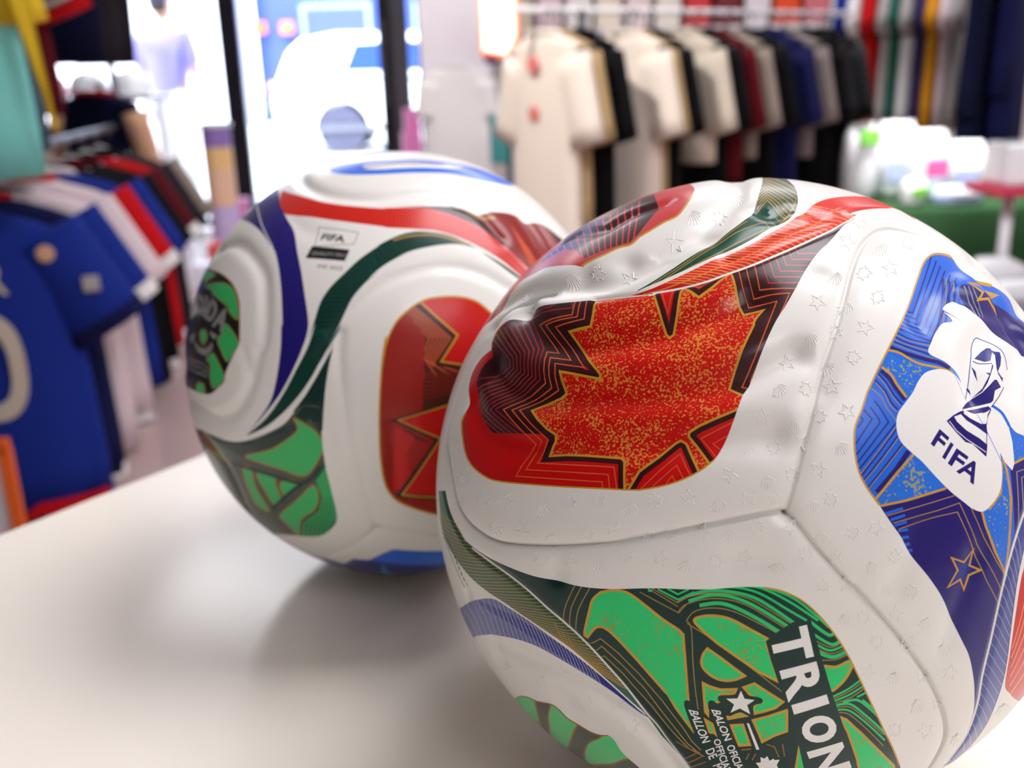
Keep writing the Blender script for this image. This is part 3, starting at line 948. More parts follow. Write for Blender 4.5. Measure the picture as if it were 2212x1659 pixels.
RB.line(sm(T('C', [(330, 1312), (430, 1332), (560, 1405), (700, 1437), (830, 1475)])), 5, bp, B_('gold'), bc)
RB.line(sm(T('F', [(800, 110), (850, 155), (900, 215), (960, 300)])), 7, bp, B_('skyblue'), bc)
RB.line(sm(T('Q', [(370, 120), (480, 220), (560, 340), (680, 500)])), 9, bp, B_('navy'), bc)
RB.line(sm(T('Q', [(385, 75), (500, 170), (580, 300), (700, 460)])), 5.5, bp, B_('gold'), bc)
RB.lines([sm(T('Q', l)) for l in ([(325, 185), (430, 300), (520, 450), (630, 580)], [(310, 280), (420, 410), (490, 560), (580, 650)], [(240, 340), (370, 450), (450, 600), (570, 760)])], 1.9, bp, B_('goldline'), bc)
for l in ([(340, 160), (445, 280), (535, 430), (645, 555)], [(300, 240), (430, 380), (505, 530), (590, 625)], [(285, 500), (360, 600), (470, 780), (50, 1330)], [(240, 590), (350, 750), (360, 790), (60, 1200)], [(150, 620), (260, 740), (50, 1060)], [(90, 700), (150, 745), (80, 850)], [(570, 790), (80, 1400)], [(580, 860), (100, 1500)], [(590, 960), (130, 1560)], [(650, 1060), (190, 1640)]):
    RB.line(T('Q', l), 3.6, bp, B_('deepblue'), bc)
for l in ([(560, 845), (330, 1170), (100, 1460)], [(600, 975), (400, 1250), (145, 1560)], [(660, 1075), (460, 1330), (200, 1650)]):
    RB.line(T('Q', l), 1.9, bp, B_('goldline'), bc)
RB.line(T('Q', [(730, 1150), (560, 1400), (320, 1680)]), 11, bp, B_('navy'), bc)
RB.poly(T('F', [(540, 735), (760, 975), (500, 1060), (290, 1105), (262, 1060), (420, 860)]), bp, B_('blue_fleck'), bc)
RB.poly(np.vstack([T('F', [(285, 1110), (500, 1062), (790, 965), (900, 1060), (1030, 1130), (1060, 1280), (1190, 1580)]), T('F', [(1260, 1300), (1230, 850), (1327, 700), (1500, 700)]), BWLs, T('J', [(900, 1500), (900, 700), (500, 0)])]), bp, B_('navy'), bc, region='navylow')
RB.lines([T('F', l) for l in ([(335, 1160), (460, 1122)], [(372, 1205), (475, 1170)], [(400, 1245), (490, 1218)], [(425, 1285), (500, 1275)], [(455, 1335), (510, 1328)], [(480, 1385), (520, 1378)], [(510, 1430), (540, 1425)])], 6, bp, B_('blue'), 'navylow')
RB.lines([np.vstack([T('F', l)]) for l in ([(345, 1175), (600, 1100), (830, 1030)], [(390, 1228), (700, 1140), (865, 1083), (1000, 1390), (1110, 1590), (1230, 1850)], [(430, 1272), (700, 1182), (850, 1148), (960, 1390), (1060, 1640), (1190, 1900)], [(945, 1110), (1040, 1330), (1130, 1500), (1290, 1780)])], 2.2, bp, B_('goldline'), 'navylow')
RB.line(T('F', [(290, 1107), (500, 1062), (770, 978)]), 5, bp, B_('gold'), bc)
RB.line(T('F', [(262, 1058), (420, 865), (535, 735)]), 5.5, bp, B_('gold'), bc)
starL = T('J', [(918, 150), (1015, 185), (1085, 95), (1060, 210), (1130, 240), (1055, 280), (1020, 385), (990, 310), (893, 360), (965, 240)])
RB.poly(starL, bp, B_('deepblue'), bc); RB.line(starL, 4.2, bp, B_('gold'), bc, closed=True)
spk = T('F', [(1025, 1140), (1100, 1100), (1160, 1010), (1175, 760), (1205, 850), (1235, 1050), (1222, 1350), (1195, 1590), (1120, 1430), (1050, 1240)])
RB.poly(spk, bp, B_('blue_fleck'), bc); RB.line(spk, 5, bp, B_('gold'), bc, closed=True)
RB.poly(T('F', [(1240, 560), (1327, 620), (1500, 620), (1500, 700), (1327, 760), (1250, 800), (1215, 600)]), bp, B_('blue_fleck'), bc)
RB.line(T('F', [(1235, 810), (1327, 762), (1500, 700)]), 5, bp, B_('gold'), bc)
RB.lines([T('F', l) for l in ([(1500, 780), (1275, 860), (1290, 1250)], [(1500, 830), (1310, 900), (1325, 1200)])], 2.2, bp, B_('grey'), bc)
RB.line(np.vstack([sm(T('C', [(1100, 850), (1000, 790), (950, 742), (880, 668), (800, 634), (700, 622), (643, 648), (604, 702), (563, 820), (503, 1000), (423, 1170), (343, 1330), (283, 1450), (203, 1620)])), sm(T('F', [(163, 420), (119, 530), (111, 640), (121, 760), (152, 880), (212, 990), (292, 1100)]))]), 4.2, bp, B_('gold'), None)
# emblem
W1 = sm(T('C', [(748, 1022), (800, 970), (870, 963), (940, 985), (1000, 1045), (1080, 1120), (1160, 1190), (1260, 1270), (1400, 1350), (1480, 1500), (1480, 1650), (1000, 1650), (945, 1630), (890, 1530), (840, 1465), (760, 1398), (645, 1335), (665, 1255), (700, 1180), (745, 1122), (815, 1105)]), True)
W1 = np.vstack([W1, T('C', [(895, 1117), (820, 1068)])])
RB.poly(W1, 'emblem', B_('letter'), bc)
RB.poly(sm(T('F', [(830, 160), (770, 130), (700, 125), (620, 150), (570, 210), (530, 290), (480, 360), (430, 430), (412, 500), (420, 580), (450, 650), (520, 720), (600, 790), (700, 900), (800, 1000), (900, 1080), (960, 1125), (1030, 1145), (1090, 1100), (1150, 1010), (1170, 900), (1165, 790)])), 'emblem', B_('letter'), bc)
RB.poly(T('F', [(830, 155), (1165, 780), (1155, 722), (1190, 790), (1243, 850), (1258, 800), (1245, 650), (1210, 510), (1150, 430), (1090, 385), (1000, 330), (945, 285), (900, 218)]), 'emblem', B_('letter'), bc)
RB.poly(sm(T('F', [(930, 280), (1000, 120), (1130, 180), (1420, 150), (1450, 610), (1300, 590), (1240, 545), (1190, 470), (1110, 400), (1000, 340)]), True), 'emblem', B_('letter'), bc)
em = 'emblem'
RB.line(sm(T('O', [(920, 360), (1040, 450), (1110, 560), (1150, 640)])), 6, em, B_('blue'), bc)
for pl in ([(500, 410), (570, 330), (800, 170), (950, 0), (985, 0), (1050, 100), (955, 150), (930, 290), (900, 320), (650, 375)],
           [(560, 425), (720, 395), (870, 365), (905, 400), (850, 440), (750, 480), (650, 460)],
           [(285, 570), (380, 490), (470, 440), (520, 425), (540, 450), (450, 490), (390, 510), (430, 580), (560, 700), (740, 810), (850, 900), (835, 1060), (820, 1055), (645, 890), (545, 860), (420, 730)],
           [(470, 460), (500, 445), (610, 530), (760, 610), (830, 610), (850, 560), (855, 480), (900, 400), (905, 420), (865, 500), (838, 640), (850, 760), (700, 650), (560, 560)]):
    RB.poly(T('O', pl), em, B_('navy'), bc)
RB.line(T('O', [(325, 570), (420, 700), (560, 820), (830, 1000)]), 1.6, em, B_('letter'), bc)
RB.line(T('O', [(840, 740), (838, 900)]), 1.6, em, B_('navy'), bc)
RB.line(T('O', [(905, 380), (1000, 250), (1110, 90)]), 1.8, em, B_('navy'), bc)
RB.poly(T('O', [(690, 470), (760, 490), (800, 450)]), em, B_('letter'), bc)
RB.line(sm(T('N', [(600, 1659), (640, 1450), (660, 1250), (680, 1050), (690, 900), (740, 800), (820, 820), (950, 900), (1060, 1000), (1130, 1120), (1170, 1250)])), 2.2, em, B_('bandblue'), bc)
for pl in ([(720, 1090), (800, 1000), (870, 950), (915, 960), (930, 1010), (900, 1140), (830, 1150)], [(890, 980), (960, 1010), (1030, 1020), (1050, 1090), (1040, 1200), (1000, 1290), (1060, 1360), (1090, 1370), (1075, 1430), (1000, 1320), (980, 1250), (960, 1060)],
           [(680, 1190), (730, 1270), (750, 1420), (715, 1320)], [(920, 1180), (935, 1220), (860, 1450), (800, 1560), (680, 1650), (800, 1520), (880, 1340), (835, 1300), (895, 1310)], [(605, 1510), (640, 1500), (665, 1540), (675, 1600), (640, 1550)]):
    RB.poly(T('N', pl), em, B_('cobalt'), bc)
RB.line(sm(T('N', [(700, 1120), (780, 1170), (920, 1180)])), 2.0, em, B_('cobalt'), bc)
oq = lambda *p: [T('O', [x])[0] for x in p]
RB.text('F', oq((190, 680), (325, 800), (65, 885), (200, 1005)), em, B_('navy'), bc, bold=3.4)
RB.text('I', oq((342, 862), (385, 895), (222, 1070), (265, 1103)), em, B_('navy'), bc)
RB.text('F', oq((425, 945), (590, 1065), (300, 1155), (465, 1275)), em, B_('navy'), bc, bold=3.4)
RB.text('A', oq((560, 1040), (790, 1220), (420, 1268), (655, 1448)), em, B_('navy'), bc, bold=3.0)
# bands beside the blue print
bb_r = T('J', [(1470, -50), (1425, 130), (1385, 330), (1342, 650), (1312, 900), (1272, 1080), (1210, 1250), (1150, 1370), (1050, 1500), (930, 1610), (800, 1740)])
RB.poly(np.vstack([BWLs[4:], sm(bb_r)[::-1]]), 'blue_band', B_('bandblue'), region='bluebandr')
RB.lines(ladder(BWLs[10:], sm(bb_r), 22, skew=0.06, t0=0.05, t1=0.8), 1.6, 'blue_band', B_('paleline'), 'bluebandr')
RB.line(BWLs, 4.6, 'panel_side', B_('white'), None)
RB.line(sm(bb_r), 1.4, 'blue_band', B_('navy'), None)
RB.poly(sm(T('J', [(1480, 0), (1440, 200), (1410, 330), (1375, 560), (1333, 850), (1300, 1060), (1330, 1120), (1385, 1172), (1440, 1165), (1550, 1000), (1600, 600)]), True), 'side_print', B_('red'), region='sidered')
RB.lines(morph(T('J', [(1350, 800), (1420, 560), (1470, 300)]), T('J', [(1330, 1140), (1450, 960), (1500, 800)]), 6), 2.0, 'side_print', B_('bandgold'), 'sidered')

# --- green print
green_out = np.vstack([sm(T('G', [(250, 368), (350, 440), (500, 520), (700, 600), (900, 650), (1100, 690), (1300, 705), (1500, 700)], 'I', [(100, 369), (250, 375), (450, 375), (640, 362), (830, 362), (960, 385), (1100, 450), (1220, 550), (1330, 680), (1430, 830), (1520, 1010), (1600, 1180), (1662, 1310)], 'J', [(440, 1400), (500, 1520), (545, 1640), (560, 1760)])),
                       [(1800, 1800)], GWLs[::-1][:-14]])
gp, gc = 'green_print', 'greenprint'
RB.poly(green_out, gp, B_('dgreen'), 'greenpanel', region=gc)
for l, w in (([(370, 492), (500, 475), (620, 505), (800, 595), (1000, 720)], 8), ([(290, 460), (430, 420), (560, 422), (700, 465), (850, 545), (1060, 680)], 7), ([(270, 425), (420, 388), (600, 395), (760, 435), (900, 515), (1080, 640)], 6.5),
             ([(430, 372), (600, 362), (740, 385), (850, 430), (1000, 520), (1140, 600)], 5), ([(600, 350), (760, 358), (880, 395), (1040, 480), (1220, 600)], 5), ([(740, 345), (900, 380), (1060, 450), (1200, 560), (1300, 650)], 5),
             ([(850, 345), (1000, 390), (1130, 460), (1260, 570), (1350, 680)], 5), ([(1165, 610), (1300, 705), (1345, 670)], 7), ([(1190, 700), (1320, 772), (1400, 725)], 6), ([(1205, 770), (1310, 815), (1420, 770)], 5), ([(1225, 830), (1330, 862), (1440, 815)], 8),
             ([(1310, 1155), (1440, 1090), (1560, 1000)], 4), ([(1330, 1180), (1450, 1130), (1590, 1040)], 4), ([(1340, 1212), (1450, 1200), (1560, 1280), (1662, 1370), (1720, 1430)], 5), ([(1350, 1245), (1440, 1245), (1560, 1330), (1700, 1460)], 4),
             ([(1400, 1190), (1500, 1170), (1600, 1240), (1680, 1320)], 5), ([(1500, 1150), (1600, 1100)], 4), ([(1540, 1170), (1640, 1250)], 4)):
    RB.line(sm(T('I', l)), w, gp, B_('green'), gc)
for l in ([(275, 600), (330, 537), (450, 510), (600, 530), (780, 612), (990, 725)], [(215, 540), (270, 485), (420, 445), (560, 448), (700, 487), (850, 570), (1060, 705)], [(205, 470), (290, 430), (420, 405), (600, 412), (740, 450), (880, 530), (1080, 655)], [(1195, 740), (1310, 792), (1400, 750)], [(1215, 805), (1320, 838), (1430, 792)], [(1250, 885), (1350, 880), (1440, 840)],
          [(1320, 1168), (1450, 1105), (1570, 1020)], [(1345, 1195), (1460, 1150), (1590, 1060)], [(1345, 1228), (1450, 1222), (1560, 1305), (1690, 1420)], [(1360, 1262), (1440, 1272), (1560, 1370), (1690, 1500)],
          [(275, 600), (310, 660), (322, 900), (340, 1100), (360, 1240)], [(280, 620), (500, 760), (700, 910), (960, 1110)]):
    RB.line(sm(T('I', l)), 2.0, gp, B_('goldline'), gc)
for l in ([(-60, 395), (220, 545), (270, 490)], [(20, 365), (212, 472), (300, 420)], [(-30, 355), (0, 370), (215, 500)]):
    RB.line(T('I', l), 1.8, gp, B_('goldline'), gc)
for l, w in (([(0, 385), (30, 385)], 5), ([(70, 375), (215, 450), (330, 395)], 4), ([(140, 372), (215, 412), (290, 376)], 4)):
    RB.line(T('I', l), w, gp, B_('green'), gc)
for l in ([(670, 20), (590, 200), (565, 330), (560, 420)], [(735, 25), (640, 220), (620, 400)], [(805, 45), (700, 250), (675, 450)]):
    RB.line(sm(T('H', l)), 2.2, gp, B_('goldline'), gc)
for l in ([(770, 545), (830, 540), (900, 500), (1050, 620), (1250, 820), (1450, 1050), (1640, 1300), (1720, 1420), (1800, 1500)], [(800, 620), (860, 610), (912, 568), (1100, 740), (1300, 950), (1560, 1290), (1680, 1440), (1800, 1540)], [(860, 690), (935, 655), (1100, 810), (1350, 1090), (1560, 1350), (1700, 1490), (1840, 1560)], [(900, 790), (940, 780), (1060, 890), (1200, 1050), (1330, 1210)]):
    RB.line(T('H', l), 2.2, gp, B_('goldline'), gc)
for l in ([(450, 1560), (700, 1440), (560, 1390), (380, 1290)], [(490, 1620), (770, 1490)], [(600, 1650), (800, 1575)], [(860, 1480), (1000, 1400)], [(1290, 1410), (1430, 1395)], [(1355, 1545), (1400, 1460)], [(1440, 1550), (1490, 1460)], [(1640, 1330), (1750, 1370), (1810, 1510)], [(1860, 1330), (1890, 1500)]):
    RB.line(T('S', l), 2.6, gp, B_('bronze'), gc)
shapes = [np.vstack([sm(T('H', [(1000, 65), (1100, 75), (1180, 110), (1300, 200), (1450, 320), (1600, 420)])), T('H', [(1642, 462)]), sm(T('I', [(252, 700), (268, 900), (292, 1200), (322, 1395)])), T('I', [(200, 1230), (100, 1070)]), sm(T('H', [(1500, 1000), (1350, 830), (1200, 660), (1050, 500), (950, 412), (880, 395), (830, 430), (785, 490)])), sm(T('H', [(757, 470), (762, 410), (800, 250), (830, 150), (900, 85)]))]),
          np.vstack([sm(T('I', [(500, 765), (400, 680), (330, 603), (375, 572), (480, 565), (600, 592), (750, 672), (880, 742)])), T('I', [(850, 762), (882, 870), (935, 1040)]), sm(T('I', [(800, 972), (650, 870)]))]),
          np.vstack([sm(T('S', [(1340, 385), (1200, 440), (1050, 450), (900, 400), (780, 300), (735, 200), (760, 90), (820, 5)])), T('S', [(1000, 130)])]),
          T('S', [(760, 485), (850, 530), (1000, 575), (1220, 570), (1190, 640), (1000, 640), (985, 740), (830, 800), (830, 930), (790, 880)]),
          T('S', [(1320, 545), (1470, 490), (1870, 745), (1760, 830), (1600, 880), (1460, 910), (1450, 800), (1580, 740), (1420, 660), (1370, 600)]),
          T('S', [(1450, 1000), (1650, 950), (1922, 860), (1922, 1150), (1750, 1210), (1580, 1300), (1540, 1200)]),
          T('S', [(1150, 1070), (1310, 1060), (1410, 1340), (1260, 1350)]), T('S', [(790, 990), (890, 1050), (940, 1220), (850, 1160)]),
          T('S', [(1100, 950), (1280, 905), (1360, 940), (1110, 980)]),
          sm(T('I', [(1252, 930), (1350, 932), (1440, 892), (1472, 910), (1430, 1000), (1380, 1060), (1310, 1106), (1285, 1020)]), True),
          T('J', [(110, 1290), (160, 1310), (280, 1420), (400, 1540), (500, 1640), (520, 1760), (260, 1760), (240, 1600), (170, 1400)]),
          T('I', [(1060, 1660), (1085, 1490), (1120, 1600), (1150, 1700)])]
for s in shapes:
    RB.poly(s, gp, B_('green_fleck'), gc); RB.line(s, 5.2, gp, B_('gold'), gc, closed=True)
RB.poly(sm(T('S', [(1280, 540), (1340, 640), (1560, 690), (1575, 760), (1460, 800), (1450, 950), (1280, 890), (1130, 940), (1080, 900), (1120, 790), (985, 740), (985, 660), (1200, 640)]), True), gp, B_('dgreen'), gc)
RB.poly(T('I', [(845, 750), (900, 700), (1040, 610), (1170, 600), (1240, 850), (1330, 1150), (1400, 1350), (1470, 1560), (1560, 1800), (1150, 1800), (1070, 1450), (1000, 1230), (940, 1060), (880, 880)]), gp, B_('dgreen'), gc)
for pl in ([(500, 800), (680, 850), (1000, 1659), (860, 1659)], [(830, 810), (1010, 840), (1330, 1659), (1160, 1659)], [(860, 1230), (960, 1240), (1180, 1659), (1000, 1659)]):
    RB.poly(sm(T('S', pl), True), gp, B_('dgreen'), gc)
lt = 'lettering'; lm = B_('letter')
iq = lambda *p: [T('I', [x])[0] for x in p]
for ch, qd in (('T', ((1140, 630), (1192, 858), (868, 696), (920, 920))), ('R', ((1208, 893), (1262, 1090), (942, 962), (1005, 1178))), ('I', ((1282, 1130), (1302, 1196), (1028, 1208), (1048, 1276))),
               ('O', ((1322, 1258), (1378, 1444), (1080, 1318), (1134, 1500))), ('N', ((1395, 1470), (1462, 1655), (1138, 1545), (1210, 1730))), ('D', ((1475, 1690), (1540, 1870), (1225, 1765), (1300, 1940)))):
    RB.text(ch, iq(*qd), lt, lm, gc, bold=0.0 if ch == 'I' else 8.0)
RB.poly(T('S', [(1285, 590), (1335, 700), (1475, 720), (1370, 790), (1415, 915), (1270, 835), (1140, 895), (1190, 780), (1080, 700), (1235, 698)]), lt, lm, gc)
RB.poly(T('S', [(1365, 1040), (1395, 1040), (1540, 1400), (1500, 1410)]), lt, lm, gc)
RB.poly(T('S', [(1650, 1495), (1680, 1560), (1740, 1530), (1745, 1550), (1820, 1545), (1780, 1620), (1800, 1660), (1760, 1720), (1640, 1780), (1560, 1740), (1530, 1640), (1490, 1590), (1560, 1580), (1555, 1510), (1610, 1530)]), lt, lm, gc)
sq = lambda *p: [T('S', [x])[0] for x in p]
for wd, qd, sh in (('BALLON', ((690, 880), (865, 1290), (555, 850), (750, 1320)), 0), ('DE', ((905, 1375), (965, 1500), (790, 1420), (850, 1550)), 0), ('MATCH', ((1000, 1590), (1150, 1880), (890, 1630), (1040, 1930)), 0),
                   ('BALON', ((1000, 870), (1160, 1260), (870, 850), (1060, 1290)), 0), ('OFICIAL', ((1185, 1330), (1350, 1700), (1080, 1360), (1240, 1740)), 0), ('OFFICIAL', ((990, 1250), (1160, 1690), (900, 1270), (1050, 1740)), 0)):
    RB.text(wd, sq(*qd), lt, lm, gc, bold=0.8)
RB.line(np.vstack([sm(T('I', [(830, 364), (960, 388), (1100, 453), (1218, 553), (1328, 683), (1427, 833), (1517, 1013), (1597, 1183), (1659, 1313)], 'J', [(438, 1403), (497, 1523), (543, 1640)]))]), 3.4, gp, B_('gold'), None)
RB.poly(sm(T('G', [(780, 640), (900, 655), (1080, 690), (1150, 720), (1040, 800), (1000, 960), (900, 860), (830, 760)]), True), gp, None, gc)

# --- bands and print low on the left
gb_up = GWL[:-2]
gb_lo = T('G', [(58, 0), (66, 120), (78, 250), (112, 370), (180, 490), (280, 618), (400, 720), (520, 800), (650, 890), (800, 990), (1000, 1130), (1200, 1300), (1400, 1480), (1560, 1645), (1650, 1780)])
RB.poly(np.vstack([sm(gb_up), sm(gb_lo)[::-1]]), 'green_band_low', B_('bandgreen'), 'lowpanel', region='lowgreen')
RB.lines(ladder(sm(gb_up), sm(gb_lo), 46, skew=-0.035, t0=0.09, t1=0.75, bow=0.004), 1.7, 'green_band_low', B_('goldline'), 'lowgreen')
RB.lines(morph(T('G', [(890, 950), (1000, 1180), (1210, 1245)]), T('G', [(990, 1060), (1090, 1250), (1240, 1290)]), 3), 1.7, 'green_band_low', B_('goldline'), 'lowgreen')
bl_up = T('G', [(150, 900), (205, 850), (260, 810), (330, 782), (450, 776), (560, 840), (700, 930), (850, 1040), (1000, 1150), (1200, 1310), (1400, 1490), (1560, 1642)])
bl_lo = T('G', [(230, 1100), (290, 1060), (350, 1038), (450, 1035), (600, 1060), (750, 1110), (900, 1190), (1100, 1310), (1300, 1440), (1450, 1560), (1560, 1642)])
RB.poly(np.vstack([sm(bl_up), sm(bl_lo)[::-1]]), 'blue_band_low', B_('bandblue'), 'lowpanel', region='lowblue')
core = np.vstack([sm(T('G', [(330, 780), (450, 830), (600, 900), (750, 990), (900, 1080), (1100, 1220), (1300, 1390), (1500, 1580)])), sm(T('G', [(1450, 1550), (1250, 1400), (1050, 1260), (900, 1170), (750, 1070), (600, 970), (450, 880), (330, 800)]))])
RB.poly(core, 'blue_band_low', B_('deepblue'), 'lowblue')
RB.lines(ladder(sm(bl_up), sm(bl_lo), 30, skew=0.02, t0=0.06, t1=0.7, bow=0.004), 1.6, 'blue_band_low', B_('paleline'), 'lowblue')
RB.line(GWLs[16:-4], 4.2, 'panel_low', B_('white'), None)
RB.line(sm(gb_lo)[14:-6], 1.6, 'panel_low', B_('white'), None)
lowp = np.vstack([sm(T('H', [(135, 1040), (180, 1015), (250, 1025), (330, 1060), (450, 1085), (520, 1130), (600, 1210), (700, 1270), (800, 1330), (900, 1375), (960, 1385), (1010, 1430), (1080, 1510), (1170, 1590), (1250, 1659), (1400, 1800)])), T('H', [(900, 2000), (600, 1700), (400, 1480), (200, 1280), (90, 1120)])])
RB.poly(lowp, 'low_print', B_('leafgreen'), region='lowprint')
for pl in ([(320, 1040), (445, 1075), (430, 1200), (450, 1420), (380, 1320), (345, 1180)], [(700, 1270), (760, 1300), (910, 1375), (800, 1430), (755, 1530), (770, 1720), (600, 1600), (630, 1420)], [(760, 1660), (1000, 1625), (1180, 1590), (1400, 1800), (900, 1900)]):
    s = sm(T('H', pl), True); RB.poly(s, 'low_print', B_('greygreen'), 'lowprint'); RB.line(s, 4, 'low_print', B_('bronze'), 'lowprint', closed=True)
RB.line(sm(T('H', [(135, 1042), (180, 1017), (250, 1027), (330, 1062), (450, 1087), (520, 1132), (600, 1212), (700, 1272), (800, 1332), (900, 1377), (960, 1387)])), 2.6, 'low_print', B_('bronze'), None)
for i in range(9):                                   # small print by the rim
    x0 = 95 + i * 16; y0 = 330 + i * 40
    RB.line(T('G', [(x0, y0), (x0 + 14, y0 + 46)]), 1.6, 'small_print', B_('grey'), 'lowpanel')
    RB.line(T('G', [(x0 + 26, y0 + 10), (x0 + 34, y0 + 40)]), 2.2, 'small_print', B_('ink_black'), 'lowpanel')

# --- relief
for _sm, _d in ((S1s, .0007), (S2s, .0011), (S3s, .0010)):
    RB.groove(_sm, _d * 1.25, 0.00055); RB.groove(_sm, 0.0006, 0.0024)
RB.groove(S1s[22:] + np.array([7, 1]), 0.0009, 0.0035)
RB.groove(WLs[10:], 0.0007, 0.0011); RB.groove(GWLs, 0.0007, 0.0011); RB.groove(BWLs, 0.0007, 0.0011)
RB.groove(sm(T('A', [(300, 1200), (450, 1040), (560, 960), (680, 895), (800, 866), (1000, 858), (1200, 845), (1350, 800), (1500, 730), (1659, 650)], 'B', [(150, 640), (350, 520), (500, 420), (600, 330), (680, 230), (700, 150), (690, 60)])), 0.0020, 0.0042)
RB.groove(sm(T('A', [(640, 1020), (720, 1150), (820, 1240), (1000, 1282), (1200, 1275), (1659, 1195)], 'B', [(300, 1140), (600, 1060), (800, 960)])), 0.0026, 0.0046)
RB.groove(sm(T('D', [(440, 330), (520, 430), (640, 500), (800, 535), (1050, 530), (1659, 505)], 'E', [(300, 480), (600, 430), (900, 330), (1130, 215)])), 0.0026, 0.0046)
RB.groove(sm(T('D', [(300, 560), (350, 700), (430, 790), (560, 850), (720, 880), (1000, 860), (1659, 840)], 'E', [(400, 850), (700, 820), (960, 800)])), 0.0020, 0.0046)
RB.groove(sm(T('B', [(850, 320), (950, 360), (1100, 300), (1250, 330)])), 0.0012, 0.0035)
RB.groove(sm(T('B', [(650, 640), (900, 500), (1100, 430), (1380, 370), (1480, 340)])), 0.0010, 0.003)
RB.groove(sm(T('C', [(570, 1110), (650, 900), (760, 760), (900, 700), (1010, 700)])), 0.0013, 0.0040)
RB.groove(sm(T('C', [(900, 960), (1050, 1020), (1180, 1060), (1327, 1040)])), 0.0015, 0.0040)
RB.groove(sm(T('C', [(960, 1640), (960, 1400), (1010, 1240), (1120, 1180), (1327, 1200)])), 0.0015, 0.0040)
RB.groove(sm(T('C', [(1250, 1600), (1270, 1400), (1400, 1300)])), 0.0012, 0.0040)
RB.groove(sm(T('J', [(500, 380), (560, 250), (640, 120), (700, -60)])), 0.0008, 0.0035)
RB.groove(sm(T('J', [(870, 830), (920, 620), (1000, 420), (1080, 150)])), 0.0008, 0.0035)
RB.groove(sm(T('H', [(-40, 560), (100, 640), (400, 760), (700, 920), (1000, 1090), (1250, 1270), (1450, 1480), (1600, 1700)])), 0.0014, 0.0030)
RB.groove(sm(T('A', [(850, 600), (1050, 480), (1250, 440), (1450, 330), (1659, 260)])), 0.0016, 0.0036)
for pt, d, s in ((T('A', [(1085, 770)]), .0016, .0040), (T('A', [(1410, 690)]), .0015, .004), (T('A', [(675, 1000)]), .0016, .0035), (T('A', [(440, 1160)]), .0014, .003), (T('B', [(490, 510)]), .0014, .004),
                 (T('B', [(1300, 780)]), .0008, .0040), (T('E', [(1130, 200)]), .0006, .005), (T('E', [(950, 830)]), .0006, .005), (T('G', [(900, 590)]), .0011, .004), (T('I', [(620, 170)]), .0010, .005), (T('I', [(800, 200)]), .0008, .005),
                 (T('H', [(30, 710)]), .0012, .0025), (T('H', [(620, 1100)]), .0010, .004), (T('H', [(1000, 1420)]), .0009, .004), (T('G', [(260, 730)]), .0008, .003)):
    RB.dent(pt[0], d, s)

_icons = []
random.seed(3)
for _j in range(20):
    for _i in range(22):
        _x = 940 + _i * 64 + (_j % 2) * 32 + random.uniform(-8, 8); _y = 400 + _j * 62 + random.uniform(-8, 8)
        _k = (_i + 2 * _j) % 3
        _icons.append(icon_strokes(_k, _x, _y, (19, 26, 19)[_k], random.uniform(0, 6.28) if _k != 1 else random.uniform(.6, 1.6)))
ball_right = empty('soccer_ball', 'sharp nearer soccer ball at right, showing the whole red leaf and trophy emblem', 'soccer ball', tuple(RB.C - np.array([0, 0, BALL_R])))
RB.build(ball_right, {
    'panel_top': ('panel', None, None), 'panel_leaf': ('panel', None, None), 'panel_green': ('panel', None, None), 'panel_blue': ('panel', None, None),
    'panel_low': ('panel', None, None), 'panel_side': ('panel', None, None),
    'leaf_print': ('leaf_print', 'panel_leaf', 'red maple leaf print with gold outline'), 'red_band': ('red_band', 'panel_top', None), 'green_band': ('green_band', 'panel_top', None),
    'upper_print': ('red_print', 'panel_top', None), 'blue_print': ('star_print', 'panel_blue', 'blue and navy print with gold stars'), 'emblem': ('emblem', 'panel_blue', 'white emblem with navy trophy and bold navy lettering'),
    'blue_band': ('blue_band', 'panel_side', None), 'side_print': ('red_print', 'panel_side', None), 'green_print': ('green_print', 'panel_green', 'green print with gold outlined shapes'),
    'lettering': ('lettering', 'panel_green', 'bold white lettering with star and small caption lines'), 'green_band_low': ('green_band', 'panel_low', None), 'blue_band_low': ('blue_band', 'panel_low', None),
    'low_print': ('green_print', 'panel_low', None), 'small_print': ('small_print', 'panel_low', None)}, 'panel_top', B_('white'), _icons)
print('RIGHT BALL', RB.stats)
LB = Ball(cL_cam, step=0.016)
w = B_('white')
# panels
LB.poly(np.vstack([sm(T('M', [(985, 60), (970, 200), (985, 420), (1040, 800), (1110, 1060), (1200, 1220), (1400, 1245), (1560, 1258), (1800, 1250)])), T('P', [(1250, 1000), (1260, 700)]), sm(T('L', [(1500, 1150), (1320, 1080), (1110, 925), (1000, 840), (900, 772), (830, 722), (700, 690), (600, 690), (480, 710), (350, 740), (250, 790), (150, 850), (60, 930), (0, 1000)]))]), 'panel_leaf', w)
LB.poly(np.vstack([sm(T('K', [(640, 470), (690, 620), (770, 790), (820, 950), (850, 1150), (865, 1400), (850, 1659)], 'M', [(600, 330), (560, 470), (470, 600), (420, 660), (300, 690), (200, 650), (110, 600)])), T('P', [(330, 950), (300, 700), (400, 480)])]), 'panel_left', w)
LB.poly(np.vstack([sm(T('M', [(60, 600), (200, 660), (420, 665), (640, 590), (800, 400), (900, 200), (970, 100), (985, 420), (1040, 800), (1110, 1060), (1200, 1220), (1000, 1340), (780, 1400)])), T('P', [(600, 1300), (430, 1150)])]), 'panel_low', w)
LB.poly(np.vstack([sm(T('K', [(830, 330), (900, 380), (1050, 400), (1200, 440), (1400, 470), (1659, 490)], 'L', [(200, 425), (400, 425), (550, 450), (700, 500), (850, 570), (1000, 670), (1200, 870), (1350, 1000)])), T('P', [(1350, 560), (1300, 330), (900, 200), (600, 260)])]), 'panel_top', w)
